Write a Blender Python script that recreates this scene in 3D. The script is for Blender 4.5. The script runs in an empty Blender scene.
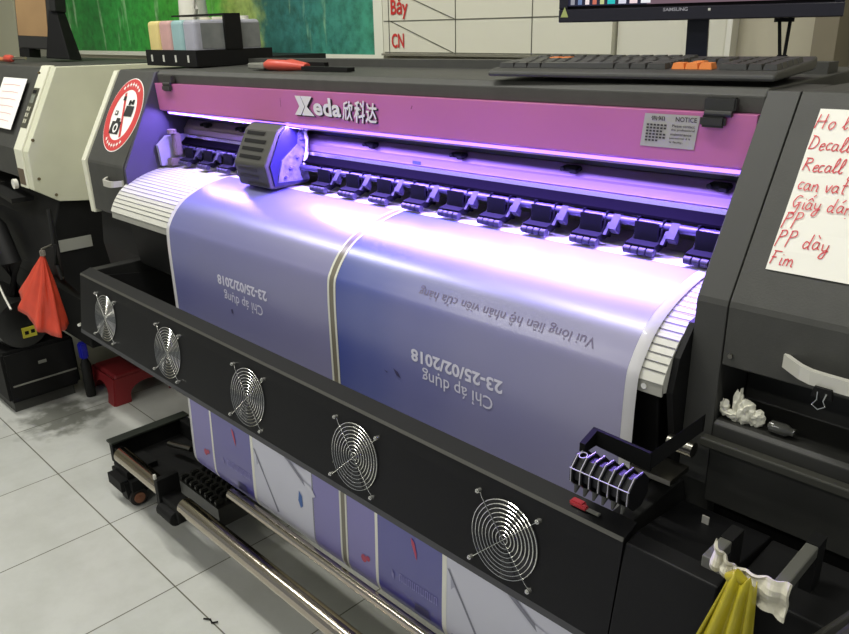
import bpy, bmesh, math, random
from mathutils import Vector, Matrix, Euler
random.seed(7)
C = bpy.context.scene.collection
PI = math.pi

# ------------------------------------------------------------ materials
def lin(c):
    out = []
    for v in c[:3]:
        v = v / 255.0
        out.append(v / 12.92 if v <= 0.04045 else ((v + 0.055) / 1.055) ** 2.4)
    return (out[0], out[1], out[2], 1.0)

MATS = {}
def mat(name, rgb, rough=0.5, metal=0.0, var=0.0, vscale=12.0, bump=0.0, bscale=60.0,
        emit=None, estr=0.0, alpha=1.0, coat=0.0, spec=0.5, rgb2=None, trans=0.0):
    if name in MATS: return MATS[name]
    m = bpy.data.materials.new(name); m.use_nodes = True
    nt = m.node_tree; b = nt.nodes['Principled BSDF']
    b.inputs['Base Color'].default_value = lin(rgb)
    b.inputs['Roughness'].default_value = rough
    b.inputs['Metallic'].default_value = metal
    b.inputs['Specular IOR Level'].default_value = spec
    b.inputs['Coat Weight'].default_value = coat
    b.inputs['Alpha'].default_value = alpha
    b.inputs['Transmission Weight'].default_value = trans
    tc = nt.nodes.new('ShaderNodeTexCoord')
    if var > 0 or rgb2:
        n = nt.nodes.new('ShaderNodeTexNoise'); n.inputs['Scale'].default_value = vscale
        n.inputs['Detail'].default_value = 6
        nt.links.new(tc.outputs['Object'], n.inputs['Vector'])
        r = nt.nodes.new('ShaderNodeValToRGB')
        a = lin(rgb)
        r.color_ramp.elements[0].position = 0.3; r.color_ramp.elements[1].position = 0.7
        if rgb2:
            r.color_ramp.elements[0].color = a; r.color_ramp.elements[1].color = lin(rgb2)
        else:
            r.color_ramp.elements[0].color = tuple(max(0, x * (1 - var)) for x in a[:3]) + (1,)
            r.color_ramp.elements[1].color = tuple(min(1, x * (1 + var)) for x in a[:3]) + (1,)
        nt.links.new(n.outputs['Fac'], r.inputs['Fac'])
        nt.links.new(r.outputs['Color'], b.inputs['Base Color'])
    if bump > 0:
        n2 = nt.nodes.new('ShaderNodeTexNoise'); n2.inputs['Scale'].default_value = bscale
        n2.inputs['Detail'].default_value = 4
        nt.links.new(tc.outputs['Object'], n2.inputs['Vector'])
        bp = nt.nodes.new('ShaderNodeBump'); bp.inputs['Strength'].default_value = bump
        bp.inputs['Distance'].default_value = 0.01
        nt.links.new(n2.outputs['Fac'], bp.inputs['Height'])
        nt.links.new(bp.outputs['Normal'], b.inputs['Normal'])
    if emit:
        b.inputs['Emission Color'].default_value = lin(emit)
        b.inputs['Emission Strength'].default_value = estr
    MATS[name] = m
    return m

DKG = mat('dark grey powder coat', (61, 61, 57), 0.6, var=0.10, vscale=30, bump=0.05, bscale=400)
BLK = mat('black metal', (18, 18, 18), 0.6, spec=0.25, var=0.12, vscale=20)
BLK2 = mat('matt black plastic', (13, 13, 13), 0.65, spec=0.25)
BAR = mat('satin black painted steel', (15, 15, 16), 0.5, spec=0.22, var=0.08, vscale=8)
BARE = mat('dark grey painted steel edge', (58, 58, 57), 0.45)
BLKP = mat('charcoal plastic', (30, 30, 29), 0.5, spec=0.3, var=0.08)
CHR = mat('chrome wire', (225, 225, 220), 0.18, 1.0)
STEEL = mat('polished steel tube', (190, 180, 165), 0.16, 1.0)
STEELD = mat('dull steel tube', (120, 118, 110), 0.3, 1.0)
ALU = mat('brushed aluminium rail', (168, 148, 168), 0.4, 0.6)
ALUD = mat('anodised grey groove', (62, 60, 72), 0.4, 0.5)
WHM = mat('white painted metal', (222, 220, 208), 0.4, var=0.03)
WHP = mat('white paper', (240, 238, 232), 0.7)
CREAM = mat('cream plastic', (218, 217, 196), 0.5, var=0.04, vscale=5)
BEIGE = mat('beige painted sheet metal', (204, 204, 180), 0.5, var=0.07, vscale=6)
PINK = mat('magenta painted panel', (186, 104, 154), 0.34, var=0.05, vscale=3, coat=0.6)
RED = mat('red ink', (196, 52, 62), 0.7)
REDB = mat('red vinyl', (200, 62, 62), 0.5, var=0.06, vscale=30)
GREYP = mat('grey plastic', (120, 120, 112), 0.5)

# ------------------------------------------------------------ mesh builder
class MB:
    def __init__(s): s.bm = bmesh.new()
    def face(s, pts):
        vs = [s.bm.verts.new(p) for p in pts]
        return s.bm.faces.new(vs)
    def hexa(s, p):
        v = [s.bm.verts.new(q) for q in p]
        for f in ((0,3,2,1),(4,5,6,7),(0,1,5,4),(1,2,6,5),(2,3,7,6),(3,0,4,7)):
            s.bm.faces.new([v[i] for i in f])
        return s
    def box(s, x0, x1, y0, y1, z0, z1):
        s.hexa([(x0,y0,z0),(x1,y0,z0),(x1,y1,z0),(x0,y1,z0),(x0,y0,z1),(x1,y0,z1),(x1,y1,z1),(x0,y1,z1)])
        return s
    def rbox(s, c, d, ax=None, bev=0.0, M=None):
        t = bmesh.new(); bmesh.ops.create_cube(t, size=1)
        for v in t.verts: v.co = Vector((v.co.x*d[0], v.co.y*d[1], v.co.z*d[2]))
        if bev > 0: bmesh.ops.bevel(t, geom=t.edges[:], offset=bev, segments=2, affect='EDGES')
        Mx = Matrix.Translation(c) @ (M.to_4x4() if M else Matrix.Identity(4))
        s.merge(t, Mx); return s
    def merge(s, t, M=None):
        if M is not None: bmesh.ops.transform(t, matrix=M, verts=t.verts[:])
        mp = {}
        for v in t.verts: mp[v] = s.bm.verts.new(v.co)
        for f in t.faces:
            try: s.bm.faces.new([mp[v] for v in f.verts])
            except ValueError: pass
        t.free()
    def prism(s, prof, x0, x1):
        """closed (y,z) profile pulled along x"""
        a = [s.bm.verts.new((x0, y, z)) for y, z in prof]
        b = [s.bm.verts.new((x1, y, z)) for y, z in prof]
        n = len(prof)
        s.bm.faces.new(a); s.bm.faces.new(b[::-1])
        for i in range(n):
            j = (i+1) % n
            s.bm.faces.new((a[j], a[i], b[i], b[j]))
        return s
    def prism_dir(s, prof, o, u, v, w, h):
        """2d profile in plane o,u,v pulled along w by h"""
        o=Vector(o);u=Vector(u);v=Vector(v);w=Vector(w)
        a=[s.bm.verts.new(o+u*p[0]+v*p[1]) for p in prof]
        b=[s.bm.verts.new(o+u*p[0]+v*p[1]+w*h) for p in prof]
        n=len(prof)
        s.bm.faces.new(a[::-1]); s.bm.faces.new(b)
        for i in range(n):
            j=(i+1)%n; s.bm.faces.new((a[i],a[j],b[j],b[i]))
        return s
    def cyl(s, p0, p1, r, seg=16, r2=None, cap=True):
        p0=Vector(p0);p1=Vector(p1);d=(p1-p0)
        q=d.to_track_quat('Z','Y').to_matrix()
        r2 = r if r2 is None else r2
        A=[];B=[]
        for i in range(seg):
            a=2*PI*i/seg; c=Vector((math.cos(a),math.sin(a),0))
            A.append(s.bm.verts.new(p0+q@(c*r))); B.append(s.bm.verts.new(p1+q@(c*r2)))
        for i in range(seg):
            j=(i+1)%seg; s.bm.faces.new((A[i],A[j],B[j],B[i]))
        if cap: s.bm.faces.new(A[::-1]); s.bm.faces.new(B)
        return s
    def tube(s, pts, r, seg=8, closed=False):
        pts=[Vector(p) for p in pts]; n=len(pts); rings=[]
        for i,p in enumerate(pts):
            if closed: t=pts[(i+1)%n]-pts[i-1]
            else: t=pts[min(i+1,n-1)]-pts[max(i-1,0)]
            q=t.to_track_quat('Z','Y').to_matrix()
            rr = r[i] if isinstance(r,(list,tuple)) else r
            rings.append([s.bm.verts.new(p+q@Vector((math.cos(2*PI*k/seg)*rr,math.sin(2*PI*k/seg)*rr,0))) for k in range(seg)])
        m = n if closed else n-1
        for i in range(m):
            a=rings[i];b=rings[(i+1)%n]
            off=0
            if closed and i==n-1:
                best=min(range(seg),key=lambda o:(a[0].co-b[o].co).length); off=best
            for k in range(seg):
                s.bm.faces.new((a[k],a[(k+1)%seg],b[(k+1+off)%seg],b[(k+off)%seg]))
        if not closed:
            s.bm.faces.new(rings[0][::-1]); s.bm.faces.new(rings[-1])
        return s
    def torus_y(s, c, R, r, tilt=0.0, seg=48, s2=6):
        """ring in the (x, z-tilted) plane"""
        u=Vector((1,0,0)); v=Vector((0,math.sin(tilt),math.cos(tilt))); w=u.cross(v)
        rings=[]
        for i in range(seg):
            a=2*PI*i/seg; d=u*math.cos(a)+v*math.sin(a); p=Vector(c)+d*R
            rings.append([s.bm.verts.new(p+d*(r*math.cos(2*PI*k/s2))+w*(r*math.sin(2*PI*k/s2))) for k in range(s2)])
        for i in range(seg):
            a=rings[i];b=rings[(i+1)%seg]
            for k in range(s2): s.bm.faces.new((a[k],b[k],b[(k+1)%s2],a[(k+1)%s2]))
        return s
    def lathe(s, prof, c, seg=24, ax='Z'):
        """prof (r,h) list round the given axis"""
        rings=[]
        for r,h in prof:
            ring=[]
            for i in range(seg):
                a=2*PI*i/seg; x=r*math.cos(a); y=r*math.sin(a)
                p = (x,y,h) if ax=='Z' else ((h,x,y) if ax=='X' else (x,h,y))
                ring.append(s.bm.verts.new(Vector(c)+Vector(p)))
            rings.append(ring)
        for i in range(len(rings)-1):
            for k in range(seg):
                s.bm.faces.new((rings[i][k],rings[i][(k+1)%seg],rings[i+1][(k+1)%seg],rings[i+1][k]))
        s.bm.faces.new(rings[0][::-1]); s.bm.faces.new(rings[-1])
        return s
    def ribbon(s, pts, w, o, u, v, n):
        """a flat pen stroke; 2d pts in plane o,u,v"""
        o=Vector(o);u=Vector(u);v=Vector(v)
        P=[Vector(p) for p in pts]; L=[];R=[]
        for i,p in enumerate(P):
            t=(P[min(i+1,len(P)-1)]-P[max(i-1,0)])
            if t.length<1e-9: t=Vector((1,0))
            t.normalize(); q=Vector((-t.y,t.x))*w/2
            a=p+q;b=p-q
            L.append(s.bm.verts.new(o+u*a.x+v*a.y)); R.append(s.bm.verts.new(o+u*b.x+v*b.y))
        for i in range(len(P)-1):
            s.bm.faces.new((R[i],R[i+1],L[i+1],L[i]))
        return s

ALL = {}
def worldloc(o):
    l = Vector(o.location)
    while o.parent: o=o.parent; l+=Vector(o.location)
    return l
def obj(name, mb, m, parent=None, bevel=0.0, smooth=False, local=False, segs=2, keepn=False):
    bm = mb.bm
    if not keepn: bmesh.ops.recalc_face_normals(bm, faces=bm.faces[:])
    me = bpy.data.meshes.new(name)
    if parent is not None and not local:
        wl = worldloc(parent)
        bmesh.ops.translate(bm, vec=-wl, verts=bm.verts[:])
    bm.to_mesh(me); bm.free()
    o = bpy.data.objects.new(name, me); C.objects.link(o)
    me.materials.append(m)
    if parent is not None: o.parent = parent
    if smooth:
        for p in me.polygons: p.use_smooth = True
        try:
            md=o.modifiers.new('split','EDGE_SPLIT'); md.split_angle=math.radians(40)
        except Exception: pass
    if bevel > 0:
        md = o.modifiers.new('bevel','BEVEL'); md.width = bevel; md.segments = segs
        md.limit_method='ANGLE'; md.angle_limit=math.radians(35)
    return o
def thing(name, label, cat, loc=(0,0,0), rz=0.0, group=None, rot=None):
    o = bpy.data.objects.new(name, None); C.objects.link(o)
    o.empty_display_size = 0.05
    o.location = loc; o.rotation_euler = rot if rot else (0,0,rz)
    o['label']=label; o['category']=cat
    if group: o['group']=group
    return o
def tag(o, label, cat, group=None):
    o['label']=label; o['category']=cat
    if group: o['group']=group
    return o
def struct(name, mb, m, **k):
    o = obj(name, mb, m, **k); o['kind']='structure'; return o

# the upper printer stands half a degree out of level
TX, TS = -1.2, 0.0088
def tilt_z(x): return TS*(x-TX)

def text2d(body, size=1.0, bold=0.0, shear=0.0, align='LEFT', space=1.0):
    cu = bpy.data.curves.new('t','FONT'); cu.body=body; cu.size=size
    cu.offset=bold; cu.shear=shear; cu.align_x=align; cu.space_character=space; cu.resolution_u=3
    o = bpy.data.objects.new('t',cu); C.objects.link(o)
    bpy.context.view_layer.update()
    dg = bpy.context.evaluated_depsgraph_get()
    me = bpy.data.meshes.new_from_object(o.evaluated_get(dg))
    vs=[(v.co.x,v.co.y) for v in me.vertices]; fs=[tuple(p.vertices) for p in me.polygons]
    bpy.data.objects.remove(o); bpy.data.curves.remove(cu); bpy.data.meshes.remove(me)
    return vs, fs
def fit(vs, w=None, h=None):
    xs=[v[0] for v in vs]; ys=[v[1] for v in vs]
    x0,x1,y0,y1=min(xs),max(xs),min(ys),max(ys)
    sx = (w/(x1-x0)) if w else None; sy=(h/(y1-y0)) if h else None
    sx = sx or sy; sy = sy or sx
    return [((a-x0)*sx,(b-y0)*sy) for a,b in vs]
def add_flat(mb, vs, fs, fn):
    vv=[mb.bm.verts.new(fn(*v)) for v in vs]
    for f in fs:
        try: mb.bm.faces.new([vv[i] for i in f])
        except ValueError: pass

# ------------------------------------------------------------ setting
def floor_mat():
    m = bpy.data.materials.new('white glazed floor tile'); m.use_nodes=True
    nt=m.node_tree; b=nt.nodes['Principled BSDF']
    tc=nt.nodes.new('ShaderNodeTexCoord')
    mp=nt.nodes.new('ShaderNodeMapping'); mp.inputs['Location'].default_value=(2.46,-0.68,0)
    nt.links.new(tc.outputs['Object'],mp.inputs['Vector'])
    br=nt.nodes.new('ShaderNodeTexBrick'); br.offset=0; br.squash=1
    br.inputs['Scale'].default_value=1.0; br.inputs['Brick Width'].default_value=0.4
    br.inputs['Row Height'].default_value=0.4; br.inputs['Mortar Size'].default_value=0.0022
    br.inputs['Mortar Smooth'].default_value=0.3
    br.inputs['Color1'].default_value=lin((194,195,190)); br.inputs['Color2'].default_value=lin((189,191,186))
    br.inputs['Mortar'].default_value=lin((100,98,86))
    nt.links.new(mp.outputs['Vector'],br.inputs['Vector'])
    n=nt.nodes.new('ShaderNodeTexNoise'); n.inputs['Scale'].default_value=5; n.inputs['Detail'].default_value=8
    n.inputs['Roughness'].default_value=0.65
    nt.links.new(tc.outputs['Object'],n.inputs['Vector'])
    r=nt.nodes.new('ShaderNodeValToRGB'); r.color_ramp.elements[0].position=0.35; r.color_ramp.elements[1].position=0.6
    r.color_ramp.elements[0].color=(0.80,0.80,0.78,1); r.color_ramp.elements[1].color=(1,1,1,1)
    nt.links.new(n.outputs['Fac'],r.inputs['Fac'])
    mx=nt.nodes.new('ShaderNodeMixRGB'); mx.blend_type='MULTIPLY'; mx.inputs[0].default_value=0.6
    nt.links.new(br.outputs['Color'],mx.inputs[1]); nt.links.new(r.outputs['Color'],mx.inputs[2])
    # black scuffs near the stool (an ink-stained patch with a place of its own)
    n3=nt.nodes.new('ShaderNodeTexNoise'); n3.inputs['Scale'].default_value=14; n3.inputs['Detail'].default_value=6
    nt.links.new(tc.outputs['Object'],n3.inputs['Vector'])
    vm=nt.nodes.new('ShaderNodeVectorMath'); vm.operation='DISTANCE'; vm.inputs[1].default_value=(-2.86,0.86,0)
    nt.links.new(tc.outputs['Object'],vm.inputs[0])
    mr=nt.nodes.new('ShaderNodeMapRange'); mr.inputs[1].default_value=0.34; mr.inputs[2].default_value=0.05
    mr.inputs[3].default_value=0; mr.inputs[4].default_value=1.0
    nt.links.new(vm.outputs['Value'],mr.inputs[0])
    mu=nt.nodes.new('ShaderNodeMath'); mu.operation='MULTIPLY'
    nt.links.new(mr.outputs[0],mu.inputs[0]); nt.links.new(n3.outputs['Fac'],mu.inputs[1])
    r3=nt.nodes.new('ShaderNodeValToRGB'); r3.color_ramp.elements[0].position=0.26; r3.color_ramp.elements[1].position=0.46
    r3.color_ramp.elements[0].color=(0,0,0,1); r3.color_ramp.elements[1].color=(0.75,0.75,0.75,1)
    nt.links.new(mu.outputs[0],r3.inputs['Fac'])
    mx2=nt.nodes.new('ShaderNodeMixRGB'); mx2.inputs[2].default_value=lin((70,72,60))
    nt.links.new(r3.outputs['Color'],mx2.inputs[0]); nt.links.new(mx.outputs[0],mx2.inputs[1])
    nt.links.new(mx2.outputs[0],b.inputs['Base Color'])
    b.inputs['Roughness'].default_value=0.33; b.inputs['Specular IOR Level'].default_value=0.4
    return m
WALLM = mat('cream wall paint', (186,180,158), 0.75, var=0.03, vscale=2)
CEILM = mat('white ceiling paint', (225,225,218), 0.8)
struct('floor', MB().box(-7,3.0,-3.0,1.9,-0.05,0), floor_mat())
struct('wall_back', MB().box(-7,3.0,1.9,2.0,0,3.0), WALLM)
struct('wall_left', MB().box(-7.1,-7.0,-3.0,2.0,0,3.0), WALLM)
struct('ceiling', MB().box(-7.1,3.0,-3.0,2.0,3.0,3.1), CEILM)
struct('trim_1', MB().box(-0.648,-0.60,1.80,1.9,0,3.0), mat('brown grey wall pillar',(128,120,100),0.8))
struct('trim_2', MB().box(-1.175,-0.985,1.885,1.9,1.0,3.0).box(-0.985,-0.872,1.875,1.9,1.0,3.0), mat('white painted door frame',(214,212,196),0.6), bevel=0.004)
struct('trim_3', MB().box(-0.868,-0.855,1.865,1.9,1.0,3.0), mat('pale door edge',(226,224,212),0.6))
struct('trim_4', MB().box(-5.35,-4.93,1.84,1.9,0,3.0), mat('grey wall pillar',(150,149,134),0.8))
struct('trim_5', MB().box(-6.1,-5.55,1.86,1.9,0,3.0), mat('off white wall column',(208,206,180),0.8))

# landscape poster
def poster_mat():
    m=bpy.data.materials.new('printed landscape'); m.use_nodes=True
    nt=m.node_tree; b=nt.nodes['Principled BSDF']; b.inputs['Roughness'].default_value=0.35
    tc=nt.nodes.new('ShaderNodeTexCoord'); sp=nt.nodes.new('ShaderNodeSeparateXYZ')
    n=nt.nodes.new('ShaderNodeTexNoise'); n.inputs['Scale'].default_value=5.5; n.inputs['Detail'].default_value=9; n.inputs['Roughness'].default_value=0.7
    nt.links.new(tc.outputs['Object'],n.inputs['Vector'])
    nt.links.new(tc.outputs['Object'],sp.inputs[0])
    mr=nt.nodes.new('ShaderNodeMapRange'); mr.inputs[1].default_value=0; mr.inputs[2].default_value=2.75
    nt.links.new(sp.outputs[0],mr.inputs[0])
    ad=nt.nodes.new('ShaderNodeMath'); ad.operation='MULTIPLY_ADD'; ad.inputs[1].default_value=0.22
    sb=nt.nodes.new('ShaderNodeMath'); sb.operation='SUBTRACT'; sb.inputs[1].default_value=0.11
    nt.links.new(n.outputs['Fac'],ad.inputs[0]); nt.links.new(mr.outputs[0],ad.inputs[2]); nt.links.new(ad.outputs[0],sb.inputs[0])
    r=nt.nodes.new('ShaderNodeValToRGB'); nt.links.new(sb.outputs[0],r.inputs['Fac'])
    e=r.color_ramp.elements
    e[0].position=0; e[0].color=lin((40,140,58)); e[1].position=1; e[1].color=lin((62,138,112))
    for p,c in ((.15,(26,118,50)),(.3,(46,150,62)),(.46,(54,150,50)),(.6,(84,162,60)),(.66,(138,160,80)),(.71,(140,160,90)),(.76,(44,98,92)),(.84,(50,110,104))):
        q=e.new(p); q.color=lin(c)
    # streaks of white water and dark foliage
    mp=nt.nodes.new('ShaderNodeMapping'); mp.inputs['Scale'].default_value=(16,1,2.5)
    nt.links.new(tc.outputs['Object'],mp.inputs['Vector'])
    n2=nt.nodes.new('ShaderNodeTexNoise'); n2.inputs['Scale'].default_value=1.0; n2.inputs['Detail'].default_value=7
    nt.links.new(mp.outputs[0],n2.inputs['Vector'])
    r2=nt.nodes.new('ShaderNodeValToRGB'); r2.color_ramp.elements[0].position=0.60; r2.color_ramp.elements[1].position=0.70
    r2.color_ramp.elements[0].color=(0,0,0,1); r2.color_ramp.elements[1].color=(0.6,0.6,0.6,1)
    nt.links.new(n2.outputs['Fac'],r2.inputs['Fac'])
    mx=nt.nodes.new('ShaderNodeMixRGB'); mx.inputs[2].default_value=lin((170,205,160))
    nt.links.new(r2.outputs[0],mx.inputs[0]); nt.links.new(r.outputs[0],mx.inputs[1])
    n3=nt.nodes.new('ShaderNodeTexNoise'); n3.inputs['Scale'].default_value=20; n3.inputs['Detail'].default_value=8; n3.inputs['Roughness'].default_value=0.7
    nt.links.new(tc.outputs['Object'],n3.inputs['Vector'])
    r3=nt.nodes.new('ShaderNodeValToRGB'); r3.color_ramp.elements[0].position=0.33; r3.color_ramp.elements[1].position=0.6
    r3.color_ramp.elements[0].color=(0.5,0.55,0.5,1); r3.color_ramp.elements[1].color=(1.45,1.45,1.45,1)
    nt.links.new(n3.outputs['Fac'],r3.inputs['Fac'])
    mx3=nt.nodes.new('ShaderNodeMixRGB'); mx3.blend_type='MULTIPLY'; mx3.inputs[0].default_value=0.8
    nt.links.new(mx.outputs[0],mx3.inputs[1]); nt.links.new(r3.outputs[0],mx3.inputs[2])
    nt.links.new(mx3.outputs[0],b.inputs['Base Color'])
    return m
pt = thing('landscape_poster','large green and teal landscape poster on the back wall, left of the schedule board','poster',(-4.85,1.885,1.27))
obj('print', MB().box(-4.82,-2.13,1.878,1.89,1.285,2.3), poster_mat(), pt)
obj('border', MB().box(-4.85,-4.82,1.874,1.899,1.265,2.33).box(-2.13,-2.085,1.874,1.899,1.265,2.33).box(-4.82,-2.13,1.874,1.899,1.265,1.285).box(-4.82,-2.13,1.874,1.899,2.3,2.33), mat('white poster border',(222,222,205),0.6), pt)

wb = thing('schedule_board','white schedule board with red row letters and ruled lines on the back wall','board',(-2.07,1.885,1.285))
obj('board', MB().box(-2.075,-1.18,1.868,1.895,1.29,2.3), mat('glossy white board',(216,214,196),0.35,var=0.02,vscale=2), wb)
yb=1.8665
lines = MB()
zr = [1.400,1.512,1.62,1.73,1.84]
def wz(z): return z
for z in (1.294,1.393,1.496,1.599): lines.box(-2.07,-1.18,yb-0.0006,yb+0.0015,z-0.0012,z+0.0012)
for x in (-2.045,-1.74,-1.443): lines.box(x-0.001,x+0.001,yb-0.0006,yb+0.0015,1.29,2.0)
for z in (1.292,1.393,1.496):
    lines.ribbon([(-2.04,z+0.102),(-1.74,z)],0.003,(0,yb-0.0008,0),(1,0,0),(0,0,1),(0,-1,0))
obj('ruled_line', lines, mat('grey ruled line',(96,96,84),0.7), wb)
obj('bottom_edge', MB().box(-2.08,-1.18,1.86,1.895,1.284,1.2905), mat('board frame grey',(120,118,104),0.6), wb)  # grey strip along the lower edge of the board
def board_text(t,x,z,h):
    vs,fs=text2d(t,1,bold=0.02); vs=fit(vs,w=h[0],h=h[1]); mb=MB()
    add_flat(mb,vs,fs,lambda a,b:(x+a,yb-0.0012,z+b))
    obj('lettering',mb,mat('red board lettering',(196,44,40),0.6),wb,keepn=False)
board_text('CN',-2.032,1.308,(0.060,0.046))
board_text('Bảy',-2.032,1.398,(0.082,0.066))

# ------------------------------------------------------------ main printer
PR = thing('large_format_printer','dark grey large format printer with magenta front panel, printing a banner','printer',(-1.2,1.0,0.0))
upper = []
def U(name, mb, m, parent=None, **k):
    o = obj(name, mb, m, parent or PR, **k); upper.append(o); return o

# top cover and front band
U('top_cover', MB().prism([(0.992,1.257),(0.992,1.279),(1.002,1.288),(1.20,1.292),(1.33,1.2975),(1.33,1.19),(1.06,1.19),(1.06,1.257)],-1.995,-0.402), DKG, bevel=0.002)
U('rear_ledge', MB().box(-1.90,-0.41,1.215,1.255,1.2925,1.309), DKG)
fp = U('front_panel', MB().prism([(0.9797,1.2575),(0.984,1.190),(0.990,1.186),(1.0,1.190),(1.0,1.2575)],-1.990,-0.404), PINK, bevel=0.001)
# bright violet edge strip light tube under the panel
LED = mat('violet strip light',(190,160,255),0.4,emit=(150,105,255),estr=3.0)
U('strip_light', MB().box(-1.97,-0.42,0.996,1.000,1.180,1.185), LED)
U('strip_light_channel', MB().box(-1.97,-0.42,1.000,1.014,1.176,1.19), ALU)
# carriage guide beam, all one extrusion with grooves
bp = [(1.045,1.098),(1.045,1.110),(1.052,1.112),(1.052,1.120),(1.046,1.122),(1.046,1.135),(1.050,1.138),
      (1.062,1.156),(1.072,1.158),(1.072,1.170),(1.064,1.172),(1.064,1.183),(1.10,1.19),(1.18,1.19),(1.18,1.098)]
U('guide_beam', MB().prism(bp,-1.99,-0.40), ALU)
U('beam_groove', MB().box(-1.985,-0.405,1.0635,1.0715,1.1575,1.1705), ALUD)
U('linear_rail', MB().box(-1.985,-0.405,1.040,1.052,1.1135,1.1205), mat('ground steel rail',(230,228,232),0.2,0.9))
U('encoder_cover', MB().prism([(1.024,1.0975),(1.024,1.101),(1.039,1.113),(1.0445,1.113),(1.0445,1.0975)],-1.985,-0.405), mat('black cable track cover',(10,9,13),0.9,spec=0.03))
U('roller_shaft', MB().cyl((-1.985,1.022,1.088),(-0.405,1.022,1.088),0.0065,16), mat('violet grey steel shaft',(80,76,104),0.4,0.5), smooth=True)
for x in (-1.70,-1.455,-1.215,-0.970,-0.722,-0.472,-1.87):
    mb=MB().rbox((x,1.050,1.151),(0.030,0.016,0.009),bev=0.002).rbox((x+0.008,1.044,1.148),(0.012,0.01,0.007),bev=0.001).cyl((x-0.012,1.046,1.151),(x-0.012,1.038,1.151),0.004,8)
    U('beam_clip', mb, BLK2)
for x0 in (-1.31,-1.09,-0.87,-0.60):
    U('blue_tape', MB().box(x0,x0+0.022,1.0450,1.0458,1.124,1.130), mat('blue tape',(60,70,190),0.5)) if x0==-1.09 else None

# pinch rollers
def pinch(x):
    arm = MB()
    # bracket: two side cheeks and a slanted spring arm
    for s in (-0.021,0.021):
        arm.prism([(1.018,1.098),(1.036,1.098),(1.034,1.062),(1.008,1.052),(0.998,1.056),(1.012,1.075)],x+s-0.0012,x+s+0.0012)
    arm.box(x-0.021,x+0.021,1.030,1.034,1.055,1.096)
    arm.prism([(0.990,1.0555),(0.990,1.064),(1.012,1.068),(1.02,1.058)],x-0.024,x+0.024)
    arm.box(x-0.019,x+0.019,1.006,1.010,1.060,1.094)
    a=U('pinch_roller', arm, mat('dark violet grey steel bracket',(15,15,22),0.6,0.0,spec=0.12))
    w=MB()
    for k in (-0.019,-0.0063,0.0063,0.019):
        w.cyl((x+k-0.0052,0.991,1.0545),(x+k+0.0052,0.991,1.0545),0.0062,14)
    U('rubber_wheel', w, mat('worn grey rubber',(48,46,58),0.5), parent=a, smooth=True)
    t=MB().prism([(1.002,1.066),(1.008,1.064),(1.030,1.090),(1.026,1.094)],x+0.026,x+0.031)
    t.prism([(1.004,1.076),(1.016,1.066),(1.03,1.094),(1.02,1.096)],x+0.033,x+0.046)
    U('release_lever', t, mat('grey steel lever',(44,43,58),0.55,0.0,spec=0.3), parent=a)
    U('spring', MB().cyl((x-0.006,1.012,1.062),(x-0.001,1.029,1.094),0.0035,8), BLK2, parent=a)
    return a
for i in range(16):
    x=-0.461-0.0962*i
    if x>-1.96 and not -1.57<x<-1.41: pinch(x)
# light wall seen below the beam: rear plate of the printer
U('rear_plate', MB().box(-1.99,-0.405,1.16,1.165,1.03,1.098), mat('grey green sheet metal',(150,152,140),0.5,var=0.05))

# platen with curved ribbed front heater
PROF=[(1.14,1.044),(1.06,1.044),(1.02,1.0445),(0.99,1.044),(0.970,1.042),(0.945,1.0375),(0.918,1.0305),(0.892,1.0215),(0.867,1.0095),(0.847,0.9945),(0.831,0.976),(0.820,0.959),(0.814,0.945)]
def prof_at(s):
    acc=0
    for i in range(len(PROF)-1):
        a=Vector(PROF[i]);b=Vector(PROF[i+1]);L=(b-a).length
        if s<=acc+L+1e-7:
            t=(s-acc)/L; d=(b-a).normalized(); return a.lerp(b,t),Vector((d.y,-d.x))
        acc+=L
    d=(b-a).normalized(); return b+d*(s-acc),Vector((d.y,-d.x))
plat=MB()
prof=[]; acc_=0.0
for i,(y,z) in enumerate(PROF):
    na=prof_at(max(0.0,acc_-0.002))[1]; nb=prof_at(acc_+0.002)[1]; nn=(na+nb).normalized()
    prof.append((y-nn.x*0.003*-1*-1,z-nn.y*0.003))
    if i<len(PROF)-1: acc_+=(Vector(PROF[i+1])-Vector(PROF[i])).length
prof += [(0.8200,0.940),(0.822,0.930),(0.835,0.928),(0.85,0.95),(0.90,0.995),(1.14,1.02)]
U('print_platen', plat.prism(prof,-2.005,-0.412), mat('pale grey white heater metal',(205,204,194),0.45,var=0.03))
U('platen_lip', MB().prism([(0.8185,0.943),(0.8215,0.943),(0.8215,0.926),(0.8180,0.926)],-2.004,-0.4125), mat('aluminium lip',(168,167,158),0.45,0.3))
ribs=[MB(),MB()]
def prof_at(s):
    acc=0
    for i in range(len(PROF)-1):
        a=Vector(PROF[i]);b=Vector(PROF[i+1]);L=(b-a).length
        if s<=acc+L: 
            t=(s-acc)/L; d=(b-a).normalized(); return a.lerp(b,t),Vector((d.y,-d.x))
        acc+=L
    d=(b-a).normalized(); return b+d*(s-acc),Vector((d.y,-d.x))
PL=sum((Vector(PROF[i+1])-Vector(PROF[i])).length for i in range(len(PROF)-1))
s=0.165
while s<PL-0.004:
    p,n=prof_at(s); p=p-n*0.003
    d=Vector((-n.y,n.x))*0.0008
    q=p+n*0.0012
    for kk,(xa,xb) in enumerate(((-2.005,-1.66),(-0.48,-0.412))):
        ribs[kk].face([(xa,(q-d)[0],(q-d)[1]),(xb,(q-d)[0],(q-d)[1]),(xb,(q+d)[0],(q+d)[1]),(xa,(q+d)[0],(q+d)[1])])
    s+=0.0115
for q_ in ribs: U('platen_groove', q_, mat('grey groove',(96,96,94),0.6))
U('platen_screw', MB().cyl((-0.437,0.822,0.935),(-0.437,0.8160,0.935),0.004,12), CHR)

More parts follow.
